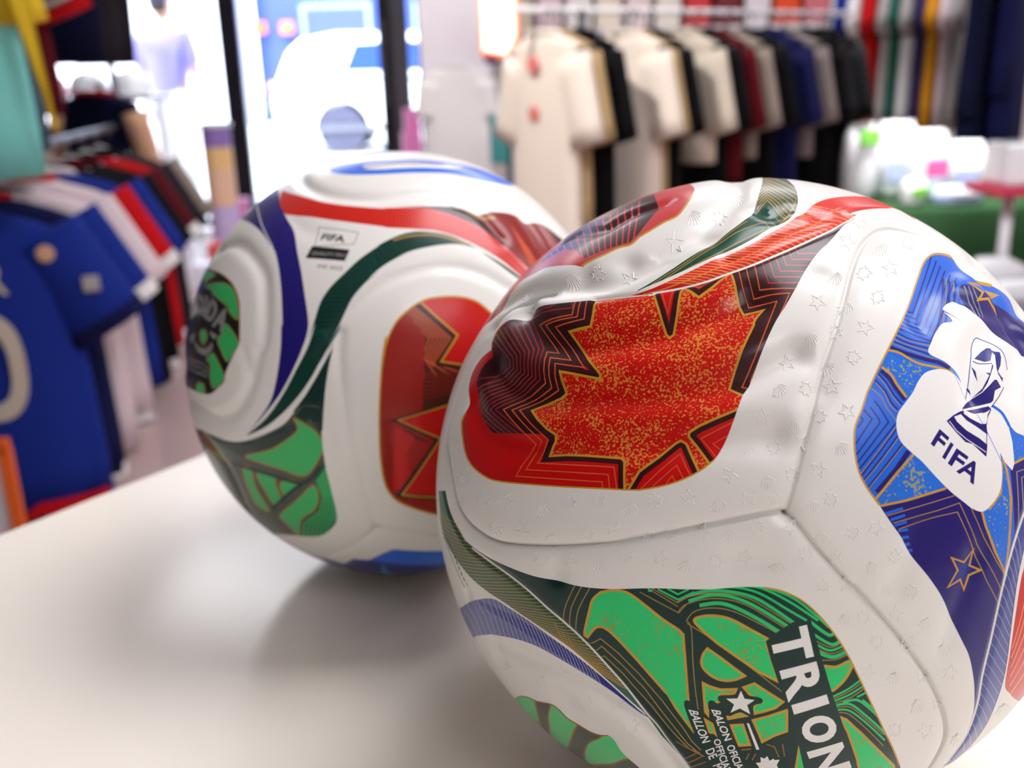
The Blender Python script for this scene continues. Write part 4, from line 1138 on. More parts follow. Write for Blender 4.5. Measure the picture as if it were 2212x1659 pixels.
# left green print with the end of the word
LP = np.vstack([sm(T('U', [(250, 90), (380, 110), (500, 160), (600, 240), (660, 330), (700, 450), (710, 600), (710, 920), (640, 1080), (560, 1260), (540, 1370), (480, 1430), (380, 1510), (250, 1490), (150, 1440), (60, 1380), (0, 1350)])), T('U', [(-60, 1100), (0, 700), (150, 300)])])
LB.poly(LP, 'left_print', B_('ink_black'), region='lp')
for pl in ([(330, 300), (450, 260), (560, 270), (650, 340), (690, 480), (695, 680), (600, 600), (560, 520), (440, 420), (380, 350)], [(560, 720), (700, 920), (640, 1060), (570, 1150), (500, 1020), (460, 900), (510, 830)], [(380, 1060), (430, 1060), (530, 1270), (530, 1360), (420, 1450), (380, 1330), (380, 1180), (310, 1130)],
           [(350, 130), (420, 150), (440, 180), (360, 230), (320, 260), (310, 180)], [(240, 1380), (310, 1400), (320, 1500), (230, 1490)], [(270, 800), (330, 790), (350, 880), (310, 960), (270, 900)]):
    s = sm(T('U', pl), True); LB.poly(s, 'left_print', B_('midgreen'), 'lp'); LB.line(s, 2.4, 'left_print', B_('bronze'), 'lp', closed=True)
LB.poly(T('U', [(250, 100), (340, 130), (300, 280), (350, 300), (310, 340), (240, 380), (180, 480), (100, 480)]), 'left_print', B_('cobalt'), 'lp')
uq = lambda *p: [T('U', [x])[0] for x in p]
for ch, qd in (('O', ((225, 360), (290, 390), (150, 560), (220, 600))), ('N', ((300, 385), (385, 430), (230, 600), (310, 650))), ('D', ((395, 440), (485, 500), (315, 660), (405, 730))), ('A', ((500, 520), (610, 590), (400, 740), (520, 830)))):
    LB.text(ch, uq(*qd), 'left_lettering', B_('grey'), 'lp', bold=4)
LB.poly(sm(T('U', [(205, 920), (260, 980), (320, 1000), (370, 970), (400, 930), (410, 990), (370, 1050), (300, 1075), (240, 1030)]), True), 'left_lettering', B_('grey'), 'lp')
LB.poly(T('U', [(150, 860), (220, 820), (200, 920), (160, 950)]), 'left_lettering', B_('grey'), 'lp')
LB.poly(T('U', [(380, 800), (420, 830), (465, 850), (430, 900), (390, 860)]), 'left_lettering', B_('grey'), 'lp')
for i in range(3):
    LB.line(T('U', [(120 - i * 5, 1100 + i * 55), (250, 1160 + i * 55), (360, 1230 + i * 45)]), 3.0, 'left_lettering', B_('grey'), 'lp')
LB.line(sm(T('U', [(380, 112), (500, 162), (600, 242), (660, 332), (700, 450), (710, 600), (710, 920)])), 2.6, 'left_print', B_('bronze'), None)
# blue band
bl = np.vstack([sm(T('K', [(800, 300), (835, 350), (850, 450), (900, 570), (960, 680), (990, 850), (1020, 1000), (1050, 1200), (1078, 1400), (1070, 1500), (1040, 1600)], 'M', [(780, 40), (760, 130), (700, 270), (620, 420), (520, 550), (425, 655)])),
                sm(T('M', [(470, 600), (560, 470), (600, 330), (625, 150), (630, 0)], 'K', [(868, 1450), (860, 1200), (840, 1000), (810, 850), (770, 790), (700, 690), (620, 620), (560, 590)])), T('K', [(500, 560), (640, 400)])])
LB.poly(bl, 'blue_band', B_('navy'), region='bb')
LB.lines(ladder(T('K', [(850, 450), (990, 850), (1075, 1400)], 'M', [(700, 270)]), T('K', [(700, 690), (850, 1050), (868, 1450)], 'M', [(600, 330)]), 40, skew=-0.08), 1.5, 'blue_band', B_('deepblue'), 'bb')
LB.line(sm(T('K', [(660, 470), (680, 560), (710, 650), (790, 810)])), 2.5, 'blue_band', w, None)
# green band
g_up = T('M', [(425, 660), (540, 560), (640, 420), (720, 270), (790, 130), (830, 0)], 'K', [(1080, 1550), (1130, 1400), (1180, 1250), (1260, 1130), (1370, 1020), (1500, 900), (1659, 790)], 'L', [(100, 710), (200, 655), (300, 615), (400, 597), (500, 600), (600, 615), (700, 650), (800, 700), (900, 760), (1000, 820), (1120, 905), (1300, 1040)])
g_lo = T('M', [(430, 665), (540, 612), (640, 530), (740, 420), (820, 300), (880, 180), (955, 60), (980, 0)], 'K', [(1230, 1600), (1300, 1480), (1380, 1320), (1450, 1200), (1560, 1080), (1659, 1000)], 'L', [(60, 930), (150, 850), (250, 790), (350, 740), (480, 708), (600, 690), (700, 690), (830, 720), (900, 772), (1000, 842), (1110, 925), (1300, 1050)])
LB.poly(np.vstack([sm(g_up), sm(g_lo)[::-1]]), 'green_band', B_('dgreen'), region='gb')
LB.lines(ladder(sm(g_up), sm(g_lo), 60, skew=0.07, t0=0.05, t1=0.75), 1.6, 'green_band', B_('topgreen'), 'gb')
LB.line(sm(T('L', [(230, 660), (340, 630), (480, 620), (600, 635), (760, 690)])), 4, 'green_band', B_('goldline'), 'gb')
LB.poly(np.vstack([sm(T('M', [(975, 60), (940, 130), (905, 300), (887, 450), (875, 640)])), sm(T('M', [(800, 570), (700, 520), (770, 430), (850, 290), (920, 140)]))]), 'green_band', B_('dgreen'))
LB.line(sm(T('M', [(520, 650), (640, 575), (740, 460), (830, 320), (900, 190), (965, 80), (1000, 0)])), 4.2, 'panel_low', w, None)
# red band
r_up = T('K', [(845, 420), (865, 350), (930, 368), (1050, 398), (1200, 438), (1400, 468), (1659, 490)], 'L', [(200, 428), (400, 428), (550, 458), (700, 508), (850, 580), (950, 650), (1050, 730), (1130, 810), (1200, 880), (1300, 960)])
r_lo = T('K', [(850, 470), (890, 535), (950, 545), (1100, 560), (1300, 590), (1659, 635)], 'L', [(200, 570), (400, 580), (550, 595), (700, 640), (850, 710), (1000, 800), (1100, 880), (1200, 960), (1300, 1040)])
LB.poly(np.vstack([sm(r_up), sm(r_lo)[::-1]]), 'red_band', B_('bandred'), region='rb')
LB.lines(ladder(sm(r_up), sm(r_lo), 66, skew=0.015, t0=0.02, t1=0.95), 2.6, 'red_band', B_('darkred'), 'rb')
mr = np.vstack([sm(T('L', [(250, 422), (500, 415), (700, 422), (760, 432), (850, 470), (940, 458), (1050, 460), (1130, 490), (1200, 530), (1280, 540), (1350, 580), (1400, 620), (1480, 690), (1550, 800)])), T('L', [(1400, 1000)]), sm(T('L', [(1300, 950), (1210, 870), (1130, 795), (1050, 715), (950, 638), (850, 568), (700, 498), (550, 448), (400, 425)]))])
LB.poly(mr, 'red_print', B_('maroon'), region='mr')
LB.lines(morph(T('L', [(800, 420), (1000, 620), (1300, 1000)]), T('L', [(1250, 500), (1400, 680), (1600, 900)]), 14), 4.2, 'red_print', B_('darkred'), 'mr')
LB.lines(morph(T('L', [(1080, 560), (1200, 800), (1300, 1000)]), T('L', [(1180, 700), (1260, 830), (1320, 950)]), 4), 2.0, 'red_print', B_('orange'), 'mr')
LB.line(sm(T('L', [(740, 420), (830, 480), (960, 500)])), 6, 'panel_top', B_('goldline'), 'mr')
LB.line(sm(T('L', [(400, 425), (550, 452), (700, 502), (850, 573), (950, 643), (1050, 720), (1130, 800), (1210, 875)])), 3.4, 'red_band', B_('rosered'), None)
# leaf print
lf = np.vstack([sm(T('M', [(1600, 1145), (1500, 1125), (1380, 1085), (1300, 1040), (1250, 960), (1222, 800), (1215, 600), (1220, 400), (1235, 200), (1255, 80)], 'L', [(150, 1560), (180, 1400), (250, 1250), (350, 1150), (450, 1090), (550, 1068), (700, 1065), (830, 1100), (930, 1180), (1100, 1330), (1250, 1500)])), T('P', [(1230, 900), (1150, 1050)])])
LB.poly(lf, 'leaf_print', B_('darkred'), region='lf')
LB.poly(T('L', [(400, 1105), (520, 1215), (690, 1355), (560, 1540), (760, 1575), (1300, 1500), (900, 1050), (500, 1000)]), 'leaf_print', B_('red'), 'lf')
LB.poly(np.vstack([T('L', [(380, 1110), (690, 1360), (560, 1540), (760, 1570), (1100, 1700), (900, 1900), (440, 1900), (450, 1600), (460, 1350), (330, 1180)])]), 'leaf_print', B_('brown'), 'lf', region='lfz')
LB.lines(morph(T('L', [(370, 1130), (640, 1360), (510, 1555), (900, 1590)]), T('L', [(300, 1200), (490, 1360), (440, 1500), (450, 1640)]), 6), 2.6, 'leaf_print', B_('orange'), 'lfz')
LB.lines(morph(T('L', [(430, 1620), (900, 1600)]), T('L', [(430, 1800), (900, 1690)]), 7), 2.4, 'leaf_print', B_('darkred'), 'lfz')
fr = T('L', [(400, 1100), (520, 1210), (680, 1350), (560, 1540), (760, 1570), (1000, 1600)])
LB.line(fr - np.array([2, -2]), 9, 'leaf_print', B_('maroon'), 'lf'); LB.line(fr + np.array([4, -3]), 4, 'leaf_print', B_('gold'), 'lf')
LB.poly(T('M', [(1700, 470), (1310, 575), (1570, 685), (1340, 1020), (1700, 1040), (1800, 700)]), 'leaf_print', B_('red'), 'lf')
LB.poly(T('M', [(1310, 610), (1570, 720), (1430, 860), (1330, 1000), (1290, 1000)]), 'leaf_print', B_('red'), 'lf', region='lfz2')
LB.lines(morph(T('M', [(1330, 620), (1520, 710), (1400, 900)]), T('M', [(1400, 640), (1440, 700), (1380, 780)]), 5), 2.2, 'leaf_print', B_('brown'), 'lf')
fr = T('M', [(1700, 455), (1310, 575), (1565, 685), (1335, 1022), (1700, 1040)])
LB.line(fr, 9, 'leaf_print', B_('maroon'), 'lf'); LB.line(fr + np.array([6, 0]), 3.4, 'leaf_print', B_('gold'), 'lf')
LB.line(lf[:-2], 4, 'leaf_print', B_('gold'), None)
# low green print
lg = np.vstack([sm(T('M', [(60, 560), (130, 630), (200, 655), (300, 695), (400, 700), (520, 662), (640, 600), (700, 535), (750, 490), (868, 500), (870, 640), (880, 760), (900, 880), (930, 1000), (962, 1150), (930, 1220), (850, 1268), (700, 1262), (600, 1255), (500, 1260)])), T('M', [(300, 1100), (100, 850)])])
LB.poly(lg, 'low_print', B_('greygreen'), region='lg')
LB.poly(T('M', [(150, 640), (480, 700), (680, 600), (760, 490), (870, 500), (880, 700), (800, 560), (700, 700), (420, 800)]), 'low_print', B_('dgreen'), 'lg', region='lgd')
LB.lines(morph(T('M', [(250, 720), (450, 730), (640, 650), (720, 570), (860, 600)]), T('M', [(300, 780), (480, 770), (670, 690), (710, 640), (870, 660)]), 4), 2.2, 'low_print', B_('greygreen'), 'lgd')
LB.poly(T('M', [(820, 930), (880, 830), (1000, 1000), (980, 1300), (740, 1300), (760, 1180), (850, 1110), (870, 1020)]), 'low_print', B_('topgreen'), 'lg', region='lgs')
LB.lines(morph(T('M', [(840, 930), (880, 1030), (860, 1120), (770, 1190), (760, 1280)]), T('M', [(890, 860), (960, 1050), (950, 1160), (900, 1220), (880, 1290)]), 6), 4, 'low_print', B_('midgreen'), 'lgs')
for pl in ([(700, 560), (760, 590), (840, 645), (882, 720), (860, 800), (770, 910), (620, 868), (500, 830), (412, 788), (560, 750), (660, 690), (725, 630)], [(820, 960), (852, 1030), (830, 1110), (750, 1170), (735, 1260), (660, 1195), (620, 1140), (720, 1050)],
           [(480, 890), (590, 910), (600, 960), (630, 1050), (590, 1085), (530, 1000)], [(620, 950), (680, 930), (722, 960), (650, 1030)], [(398, 850), (450, 870), (480, 980), (560, 1115), (480, 1080), (420, 960)], [(150, 660), (190, 720), (330, 840), (250, 800)]):
    s = sm(T('M', pl), True); LB.poly(s, 'low_print', B_('midgreen'), 'lg'); LB.line(s, 3.4, 'low_print', B_('bronze'), 'lg', closed=True)
for l, ww in (([(330, 830), (560, 900), (760, 950), (860, 850)], 6), ([(570, 1110), (700, 990), (800, 930)], 7)):
    LB.line(sm(T('M', l)), ww, 'low_print', B_('dgreen'), 'lg')
# blue underneath and on top
LB.poly(np.vstack([T('M', [(700, 1360), (900, 1402), (1000, 1432), (1060, 1402), (1150, 1410), (1230, 1372), (1300, 1345), (1580, 1355), (1700, 1360), (1700, 1600), (1200, 1640), (800, 1540)])]), 'bottom_print', B_('cobalt'), region='bot')
LB.poly(T('M', [(1160, 1412), (1230, 1374), (1300, 1347), (1580, 1357), (1700, 1360), (1700, 1420), (1400, 1440), (1250, 1425)]), 'bottom_print', B_('blue'), 'bot')
LB.poly(T('M', [(1230, 1430), (1310, 1500), (1230, 1530)]), 'bottom_print', B_('skyblue'), 'bot')
tp = sm(T('P', [(712, 366), (760, 353), (850, 345), (930, 347), (1000, 356), (1060, 374), (1110, 400), (1060, 394), (980, 376), (900, 373), (800, 377), (735, 376)]), True)
LB.poly(tp, 'top_print', B_('blue'), region='tp')
LB.poly(sm(T('P', [(790, 356), (880, 349), (970, 355), (1000, 364), (900, 362), (800, 366)]), True), 'top_print', B_('white'), 'tp')
LB.line(sm(T('P', [(770, 364), (860, 353), (960, 356), (1040, 374)])), 2.4, 'top_print', B_('navy'), 'tp')
# quality mark
qd = T('K', [(1165, 640), (1487, 688), (1450, 782), (1128, 800)])
LB.line(qd, 1.8, 'quality_mark', B_('grey'), None, closed=True)
LB.poly(T('K', [(1108, 798), (1415, 828), (1375, 920), (1055, 895)]), 'quality_mark', B_('ink_black'))
kq = lambda *p: [T('K', [x])[0] for x in p]
LB.text('FIFA', kq((1195, 690), (1385, 712), (1172, 745), (1368, 770)), 'quality_mark', B_('ink_black'), None, bold=1.6)
LB.text('QUALITY PRO', kq((1115, 838), (1390, 862), (1095, 870), (1372, 892)), 'quality_mark', B_('grey'), None, bold=0.8)
LB.text('IMS 2025', kq((1160, 945), (1365, 965), (1148, 975), (1352, 998)), 'quality_mark', B_('grey'), None, bold=0.6)
# relief
for g, d, s in ((np.vstack([T('K', [(330, 850), (430, 785), (520, 790), (620, 880), (700, 1000), (722, 1150), (722, 1400), (700, 1600)], 'M', [(490, 150), (450, 330), (370, 500), (270, 560), (180, 530), (60, 440)])]), .0018, .0034),
                (T('K', [(1015, 200), (1020, 265), (1100, 330), (1300, 390), (1659, 408)], 'L', [(300, 330), (600, 322), (760, 340), (900, 390), (1100, 430)]), .0016, .0034),
                (T('L', [(-300, 1500), (-150, 1250), (0, 1100), (120, 1000), (250, 925), (500, 855), (700, 855), (900, 915), (1080, 1020)]), .0012, .0030),
                (T('M', [(985, 60), (975, 200), (1000, 500), (1060, 850), (1130, 1080), (1200, 1220)]), .0011, .0022), (T('M', [(1200, 1220), (1400, 1245), (1560, 1258)]), .0010, .0012), (T('M', [(1200, 1220), (1050, 1330), (900, 1390)]), .0010, .0014),
                (T('M', [(400, 160), (420, 250), (440, 340)]), .0010, .003), (T('U', [(60, 520), (150, 560), (220, 520), (330, 470)]), .0030, .0042), (T('U', [(40, 1180), (150, 1180), (300, 1130)]), .0012, .004),
                (T('L', [(700, 400), (850, 470), (1000, 640)]), .0013, .003), (T('L', [(1150, 480), (1250, 620), (1330, 760)]), .0014, .003), (T('M', [(1290, 620), (1300, 800), (1310, 1000)]), .0012, .0035), (T('K', [(960, 600), (1100, 700), (1200, 690)]), .0006, .004),
                (T('M', [(140, 640), (300, 850), (420, 1100)]), .0013, .0035)):
    LB.groove(sm(g), d, s)
ball_left = empty('soccer_ball', 'slightly blurred farther soccer ball at left with a small black and white quality mark', 'soccer ball', tuple(LB.C - np.array([0, 0, BALL_R])))
LB.build(ball_left, {
    'panel_back': ('panel', None, None), 'panel_top': ('panel', None, None), 'panel_leaf': ('panel', None, None), 'panel_left': ('panel', None, None), 'panel_low': ('panel', None, None),
    'left_print': ('green_print', 'panel_left', None), 'left_lettering': ('lettering', 'panel_left', 'grey white lettering running over the rim'), 'blue_band': ('blue_band', 'panel_back', None),
    'green_band': ('green_band', 'panel_back', None), 'red_band': ('red_band', 'panel_top', None), 'red_print': ('red_print', 'panel_top', None), 'leaf_print': ('leaf_print', 'panel_leaf', 'red leaf print with gold edge'),
    'low_print': ('green_print', 'panel_low', None), 'bottom_print': ('blue_print', 'panel_back', None), 'top_print': ('blue_print', 'panel_top', None), 'quality_mark': ('quality_mark', 'panel_back', 'small black and white quality mark')}, 'panel_back', w)
print('LEFT BALL', LB.stats)
# ---------------------------------------------------------------- clothing
CLOTH = dict(cream=(226, 212, 198), white=(226, 222, 222), beige=(168, 142, 104), black=(9, 8, 11), charcoal=(40, 36, 42), grey=(122, 112, 108), taupe=(138, 126, 116), maroon=(82, 10, 22), navy=(20, 24, 66),
             royal=(24, 44, 128), deepnavy=(12, 16, 44), red=(186, 16, 22), amber=(222, 150, 34), teal=(120, 196, 190), slate=(62, 86, 98), sand=(196, 184, 168), pinkwhite=(216, 200, 204), green=(40, 92, 80),
             purple=(58, 44, 84), orange=(226, 104, 24), yellow=(226, 190, 50), silver=(168, 162, 160), lilac=(150, 140, 196), tan=(204, 160, 130), rose=(214, 120, 112))


def cl(k):
    return mat('cloth_' + k, CLOTH[k], 0.9, spec=0.12)


def rings_mesh(rings, n=28, fold=0.0, ph=0.0, cap=True):
    """rings: (cx, cy, z, half width, half depth)"""
    v = []; f = []
    for k, (cx, cy, z, a, b) in enumerate(rings):
        t = k / (len(rings) - 1)
        for i in range(n):
            an = 2 * math.pi * i / n
            c, s = math.cos(an), math.sin(an)
            r = 1 + fold * t * (math.sin(5 * an + ph) + .6 * math.sin(9 * an + 2 * ph))
            v.append((cx + a * math.copysign(abs(c) ** .75, c) * (1 + .3 * (r - 1)), cy + b * s * r, z))
    for k in range(len(rings) - 1):
        for i in range(n):
            j = (i + 1) % n
            f.append((k * n + i, k * n + n + i, k * n + n + j, k * n + j))
    if cap:
        f.append(tuple(range(n))); f.append(tuple((len(rings) - 1) * n + i for i in range(n - 1, -1, -1)))
    return v, f


def sleeve_mesh(sx, top, L, r0, r1, out, hd, hw=.25):
    n = 14; v = []; f = []
    A = np.array([sx * hw * .76, 0, top - .075]); Bp = np.array([sx * (hw + out), 0, top - .075 - L])
    d = Bp - A; d /= np.linalg.norm(d); x = np.array([d[2], 0, -d[0]])
    K = 6
    for k in range(K):
        t = k / (K - 1); c = A + (Bp - A) * t; r = r0 + (r1 - r0) * t
        for i in range(n):
            an = 2 * math.pi * i / n
            v.append(tuple(c + x * r * math.cos(an) + np.array([0, 1, 0]) * hd * (1 + .12 * math.sin(3 * an + 2 * t)) * math.sin(an)))
    for k in range(K - 1):
        for i in range(n):
            j = (i + 1) % n
            f.append((k * n + i, k * n + j, k * n + n + j, k * n + n + i))
    f.append(tuple(range(n - 1, -1, -1))); f.append(tuple((K - 1) * n + i for i in range(n)))
    return v, f


def tee(name, label, cat, loc, rotz, col, sleeve=None, collar=None, length=.74, hw=.25, hd=.055, out=.05, sl=.25, group=None, hem=None, sleeve_r=.10, fold=.10, cuff=None):
    """a short sleeved shirt; loc is the point of the neck, the object's base is the hem"""
    t = empty(name, label, cat, (loc[0], loc[1], loc[2] - length), rotz, group)
    L = length
    rs = [(0, 0, L, .075, hd * .7), (0, 0, L - .015, .12, hd * .85), (0, 0, L - .035, .18, hd * .9), (0, 0, L - .06, hw * .93, hd * .9), (0, 0, L - .10, hw, hd), (0, 0, L - .2, hw, hd * 1.15),
          (0, 0, L * .55, hw * .98, hd * 1.25), (0, 0, L * .35, hw, hd * 1.3), (0, 0, L * .15, hw * 1.02, hd * 1.35), (0, 0, 0, hw * 1.02, hd * 1.3)]
    ph = random.uniform(0, 6)
    MB().add(*rings_mesh(rs, 30, fold, ph)).build('body', cl(col), t, smooth=True)
    for s in (-1, 1):
        so = MB().add(*sleeve_mesh(s, L, sl, sleeve_r, sleeve_r * .95, out, hd * .95, hw)).build('sleeve', cl(sleeve or col), t, smooth=True)
        if hem:
            v, f = sleeve_mesh(s, L, sl, sleeve_r, sleeve_r * .95, out, hd * .95, hw)
            v = np.array(v); ring = v[-14:]; c = ring.mean(0); d = (v[-14:].mean(0) - v[-28:-14].mean(0)); d /= np.linalg.norm(d)
            a = c + (ring - c) * 1.03 - d * .03; b = c + (ring - c) * 1.03 + d * .006
            MB().add(np.vstack([a, b]).tolist(), [(i, (i + 1) % 14, (i + 1) % 14 + 14, i + 14) for i in range(14)]).build('cuff', cl(cuff or hem), so, smooth=True)
    a = np.linspace(0, 2 * math.pi, 21)
    MB().tube([(.085 * math.cos(x), hd * .72 * math.sin(x), L - .002 - .012 * math.sin(x)) for x in a], .010, 8, cap=False).build('collar', cl(collar or col), t, smooth=True)
    if hem:
        MB().add(*rings_mesh([(0, 0, .03, hw * 1.03, hd * 1.38), (0, 0, -.004, hw * 1.03, hd * 1.34)], 30, fold, ph, cap=False)).build('hem', cl(hem), t, smooth=True)
    return t


m_hang_b = mat('hanger_black', (16, 15, 18), 0.4); m_hang_w = mat('hanger_white', (226, 224, 228), 0.3)


def hanger(loc, rotz, m, rise, label, group):
    pts = [(.0, 0, .02)]
    b = MB()
    b.tube([(-.19, 0, -.06), (-.09, 0, -.012), (0, 0, .02), (.09, 0, -.012), (.19, 0, -.06)], .009, 8)
    o = b.build('hanger', m, None, smooth=True)
    hk = MB().tube([(0, 0, .02), (0, 0, rise - .035)] + [(.02 - .02 * math.cos(x), 0, rise - .03 + .022 * math.sin(x)) for x in np.linspace(0, math.pi * 1.15, 9)], .0035, 8).build('hook', m_steel, o)
    o.location = loc; o.rotation_euler = (0, 0, rotz)
    tag(o, label, 'hanger', group)
    return o


def hl(c, lab):
    return c + ' hanger inside the ' + ' '.join(lab.replace(',', '').split()[:12])


def on_rail(p0, p1, px):
    """point of a level rail that lies at image column px"""
    p0 = np.array(p0); p1 = np.array(p1)
    lo, hi = -0.5, 1.5

    def col(t):
        v = RCW.T @ (p0 + (p1 - p0) * t - CAM)
        return CXP + FPX * v[0] / -v[2]
    inc = col(1) > col(0)
    for _ in range(50):
        m_ = (lo + hi) / 2
        if (col(m_) < px) == inc:
            lo = m_
        else:
            hi = m_
    return p0 + (p1 - p0) * lo


# ------------------------------------------- long rack right of the balls
zR = 1.185
A = at_depth(1120, 60, 3.3); B = at_depth(1800, 40, 4.25)
A = np.array([A[0], A[1], zR]); B = np.array([B[0], B[1], zR])
ra = math.atan2(B[1] - A[1], B[0] - A[0])
rk = empty('clothes_rack', 'grey steel clothes rack carrying the row of cream and black shirts', 'clothes rack', (*((A + B) / 2)[:2], 0), ra)
Lr = np.linalg.norm(B - A)
MB().tube([(-Lr / 2 - .08, 0, zR), (Lr / 2 + .12, 0, zR)], .010, 12).build('rail', m_hang_w, rk, smooth=True)
for s in (-.62, .9):
    MB().tube([(s * (Lr / 2 + .06), 0, .05), (s * (Lr / 2 + .06), 0, zR)], .014, 12).build('post', m_steel, rk, smooth=True)
    MB().tube([(s * (Lr / 2 + .06), -.25, .03), (s * (Lr / 2 + .06), .25, .03)], .014, 12).build('foot', m_steel, rk, smooth=True)
rot = ra - math.pi / 2                                   # shirts hang across the rail
rack = [(1176, 'cream', 'cream oversized tee with small red prints, frontmost on the long rack'),
        (1200, 'beige', 'beige tee directly behind the cream tee with red prints'),
        (1248, 'black', 'black tee between the two big cream tees on the long rack'),
        (1352, 'cream', 'plain cream tee in the middle of the long rack, beside a black tee'),
        (1366, 'beige', 'beige tee tucked behind the plain cream tee'),
        (1398, 'black', 'black tee just right of the plain cream tee'),
        (1470, 'sand', 'pale sand tee with a flared sleeve between black shirts'),
        (1502, 'black', 'black tee touching the maroon tee'),
        (1534, 'maroon', 'dark maroon tee on the long rack'),
        (1568, 'taupe', 'taupe grey tee just right of the maroon tee'),
        (1608, 'black', 'black tee between the taupe tee and the navy tee'),
        (1660, 'navy', 'navy tee near the right end of the long rack'),
        (1694, 'grey', 'grey tee between navy and black near the end of the long rack'),
        (1738, 'black', 'black tee second from the right end of the long rack'),
        (1775, 'black', 'black tee at the right end of the long rack')]
tees = []
for px, c, lab in rack:
    p = on_rail(A, B, px)
    t = tee('hanging_tee', lab, 'shirt', (p[0], p[1], zR - .075), rot, c, group='shirts on the long rack', length={'sand': .44, 'taupe': .44, 'grey': .46, 'maroon': .52, 'beige': .62}.get(c, .80), hw=.165, out=.035, sl=.26, sleeve_r=.085, hd=.038)
    hanger((p[0], p[1], zR - .075), rot, m_hang_b, .085, hl('black', lab), 'black hangers on the long rack')
    tees.append(t)
for z, r in ((.80 - .09, .03), (.80 - .24, .026)):         # red prints on the chest
    MB().lathe([(r, 0), (r * .9, .004)], n=14).build('chest_print', cl('rose'), tees[0], loc=(.0, -.052, z)).rotation_euler = (math.radians(90), 0, 0)
def trousers(label, loc, rotz, c, length, w_=.2, group=None, hd=.05):
    t = empty('hanging_trousers', label, 'trousers', (loc[0], loc[1], loc[2] - length), rotz, group)
    L = length
    MB().add(*rings_mesh([(0, 0, L, w_ * .9, hd), (0, 0, L - .12, w_, hd * 1.2), (0, 0, L - .26, w_ * 1.02, hd * 1.2)], 26, .05, 1)).build('waist', cl(c), t, smooth=True)
    for s in (-1, 1):
        MB().add(*rings_mesh([(s * w_ * .5, 0, L - .22, w_ * .52, hd * 1.15), (s * w_ * .5, 0, L * .5, w_ * .46, hd), (s * w_ * .52, 0, L * .2, w_ * .42, hd), (s * w_ * .52, 0, 0, w_ * .40, hd)], 20, .08, 2)).build('leg', cl(c), t, smooth=True)
    return t


# ------------------------------------------- rack of jerseys at the far right
zF = 1.52
A2 = at_depth(1845, 60, 5.2); B2 = at_depth(2290, 60, 5.0)
A2 = np.array([A2[0], A2[1], zF]); B2 = np.array([B2[0], B2[1], zF])
ra2 = math.atan2(B2[1] - A2[1], B2[0] - A2[0]); L2 = np.linalg.norm(B2 - A2)
rk = empty('clothes_rack', 'white steel rack of bright jerseys behind the green table', 'clothes rack', (*((A2 + B2) / 2)[:2], 0), ra2)
MB().tube([(-L2 / 2 - .1, 0, zF), (L2 / 2 + .1, 0, zF)], .014, 12).build('rail', m_hang_w, rk, smooth=True)
for s in (-1, 1):
    MB().tube([(s * (L2 / 2 + .1), 0, .05), (s * (L2 / 2 + .1), 0, zF)], .014, 12).build('post', m_hang_w, rk, smooth=True)
    MB().tube([(s * (L2 / 2 + .1), -.25, .03), (s * (L2 / 2 + .1), .25, .03)], .014, 12).build('foot', m_hang_w, rk, smooth=True)
for px, c, slv, lab in ((1852, 'royal', None, 'royal blue jersey at the left end of the far right rack'), (1878, 'pinkwhite', 'white', 'pinkish white jersey beside the royal blue one at the far right'), (1912, 'red', None, 'bright red jersey with an orange collar on the far right rack'),
                        (1944, 'silver', None, 'silver grey jersey next to the red jersey'), (1964, 'green', None, 'dark green jersey between grey and white jerseys'), (1990, 'white', 'silver', 'white jersey with silver sleeves left of the amber jersey'),
                        (2020, 'purple', None, 'dark purple jersey just left of the amber jersey'), (2043, 'amber', None, 'amber yellow jersey on the far right rack'), (2074, 'pinkwhite', None, 'pale pink white jersey right of the amber jersey'), (2098, 'silver', None, 'grey jersey next to the long black jacket')):
    p = on_rail(A2, B2, px)
    tee('hanging_jersey', lab, 'jersey', (p[0], p[1], zF - .07), ra2 - math.pi / 2 - .30, c, slv, group='jerseys on the far right rack', length=.78, hd=.036, hw=.24, sleeve_r=.09, fold=.06, collar='orange' if c == 'red' else None)
    hanger((p[0], p[1], zF - .07), ra2 - math.pi / 2 - .30, m_hang_w, .085, hl('white', lab), 'white hangers on the far right rack')
for px, c, lab, dz in ((2128, 'deepnavy', 'long near black jacket hanging right of the pale jerseys', 0), (2190, 'navy', 'long navy jacket at the right edge of the picture', .08)):
    p = at_depth(px, 60, 4.55)
    tee('hanging_jacket', lab, 'jacket', (p[0], p[1], 1.46 + dz), 1.0, c, length=.96, hd=.05, hw=.26, sl=.62, out=.0, sleeve_r=.075, group='long jackets at far right')
p = at_depth(2128, 60, 4.55); q = at_depth(2260, 60, 4.55)
rk = empty('clothes_rack', 'short black rail carrying the two long jackets', 'clothes rack', (p[0], p[1], 0))
MB().tube([(-.1, 0, 1.60), (q[0] - p[0] + .1, 0, 1.60)], .013, 10).build('rail', m_frame, rk)
MB().tube([(q[0] - p[0] + .1, 0, 1.60), (q[0] - p[0] + .1, 0, .03)], .013, 10).build('post', m_frame, rk)
MB().tube([(q[0] - p[0] + .1, -.25, .02), (q[0] - p[0] + .1, .25, .02)], .013, 10).build('foot', m_frame, rk)

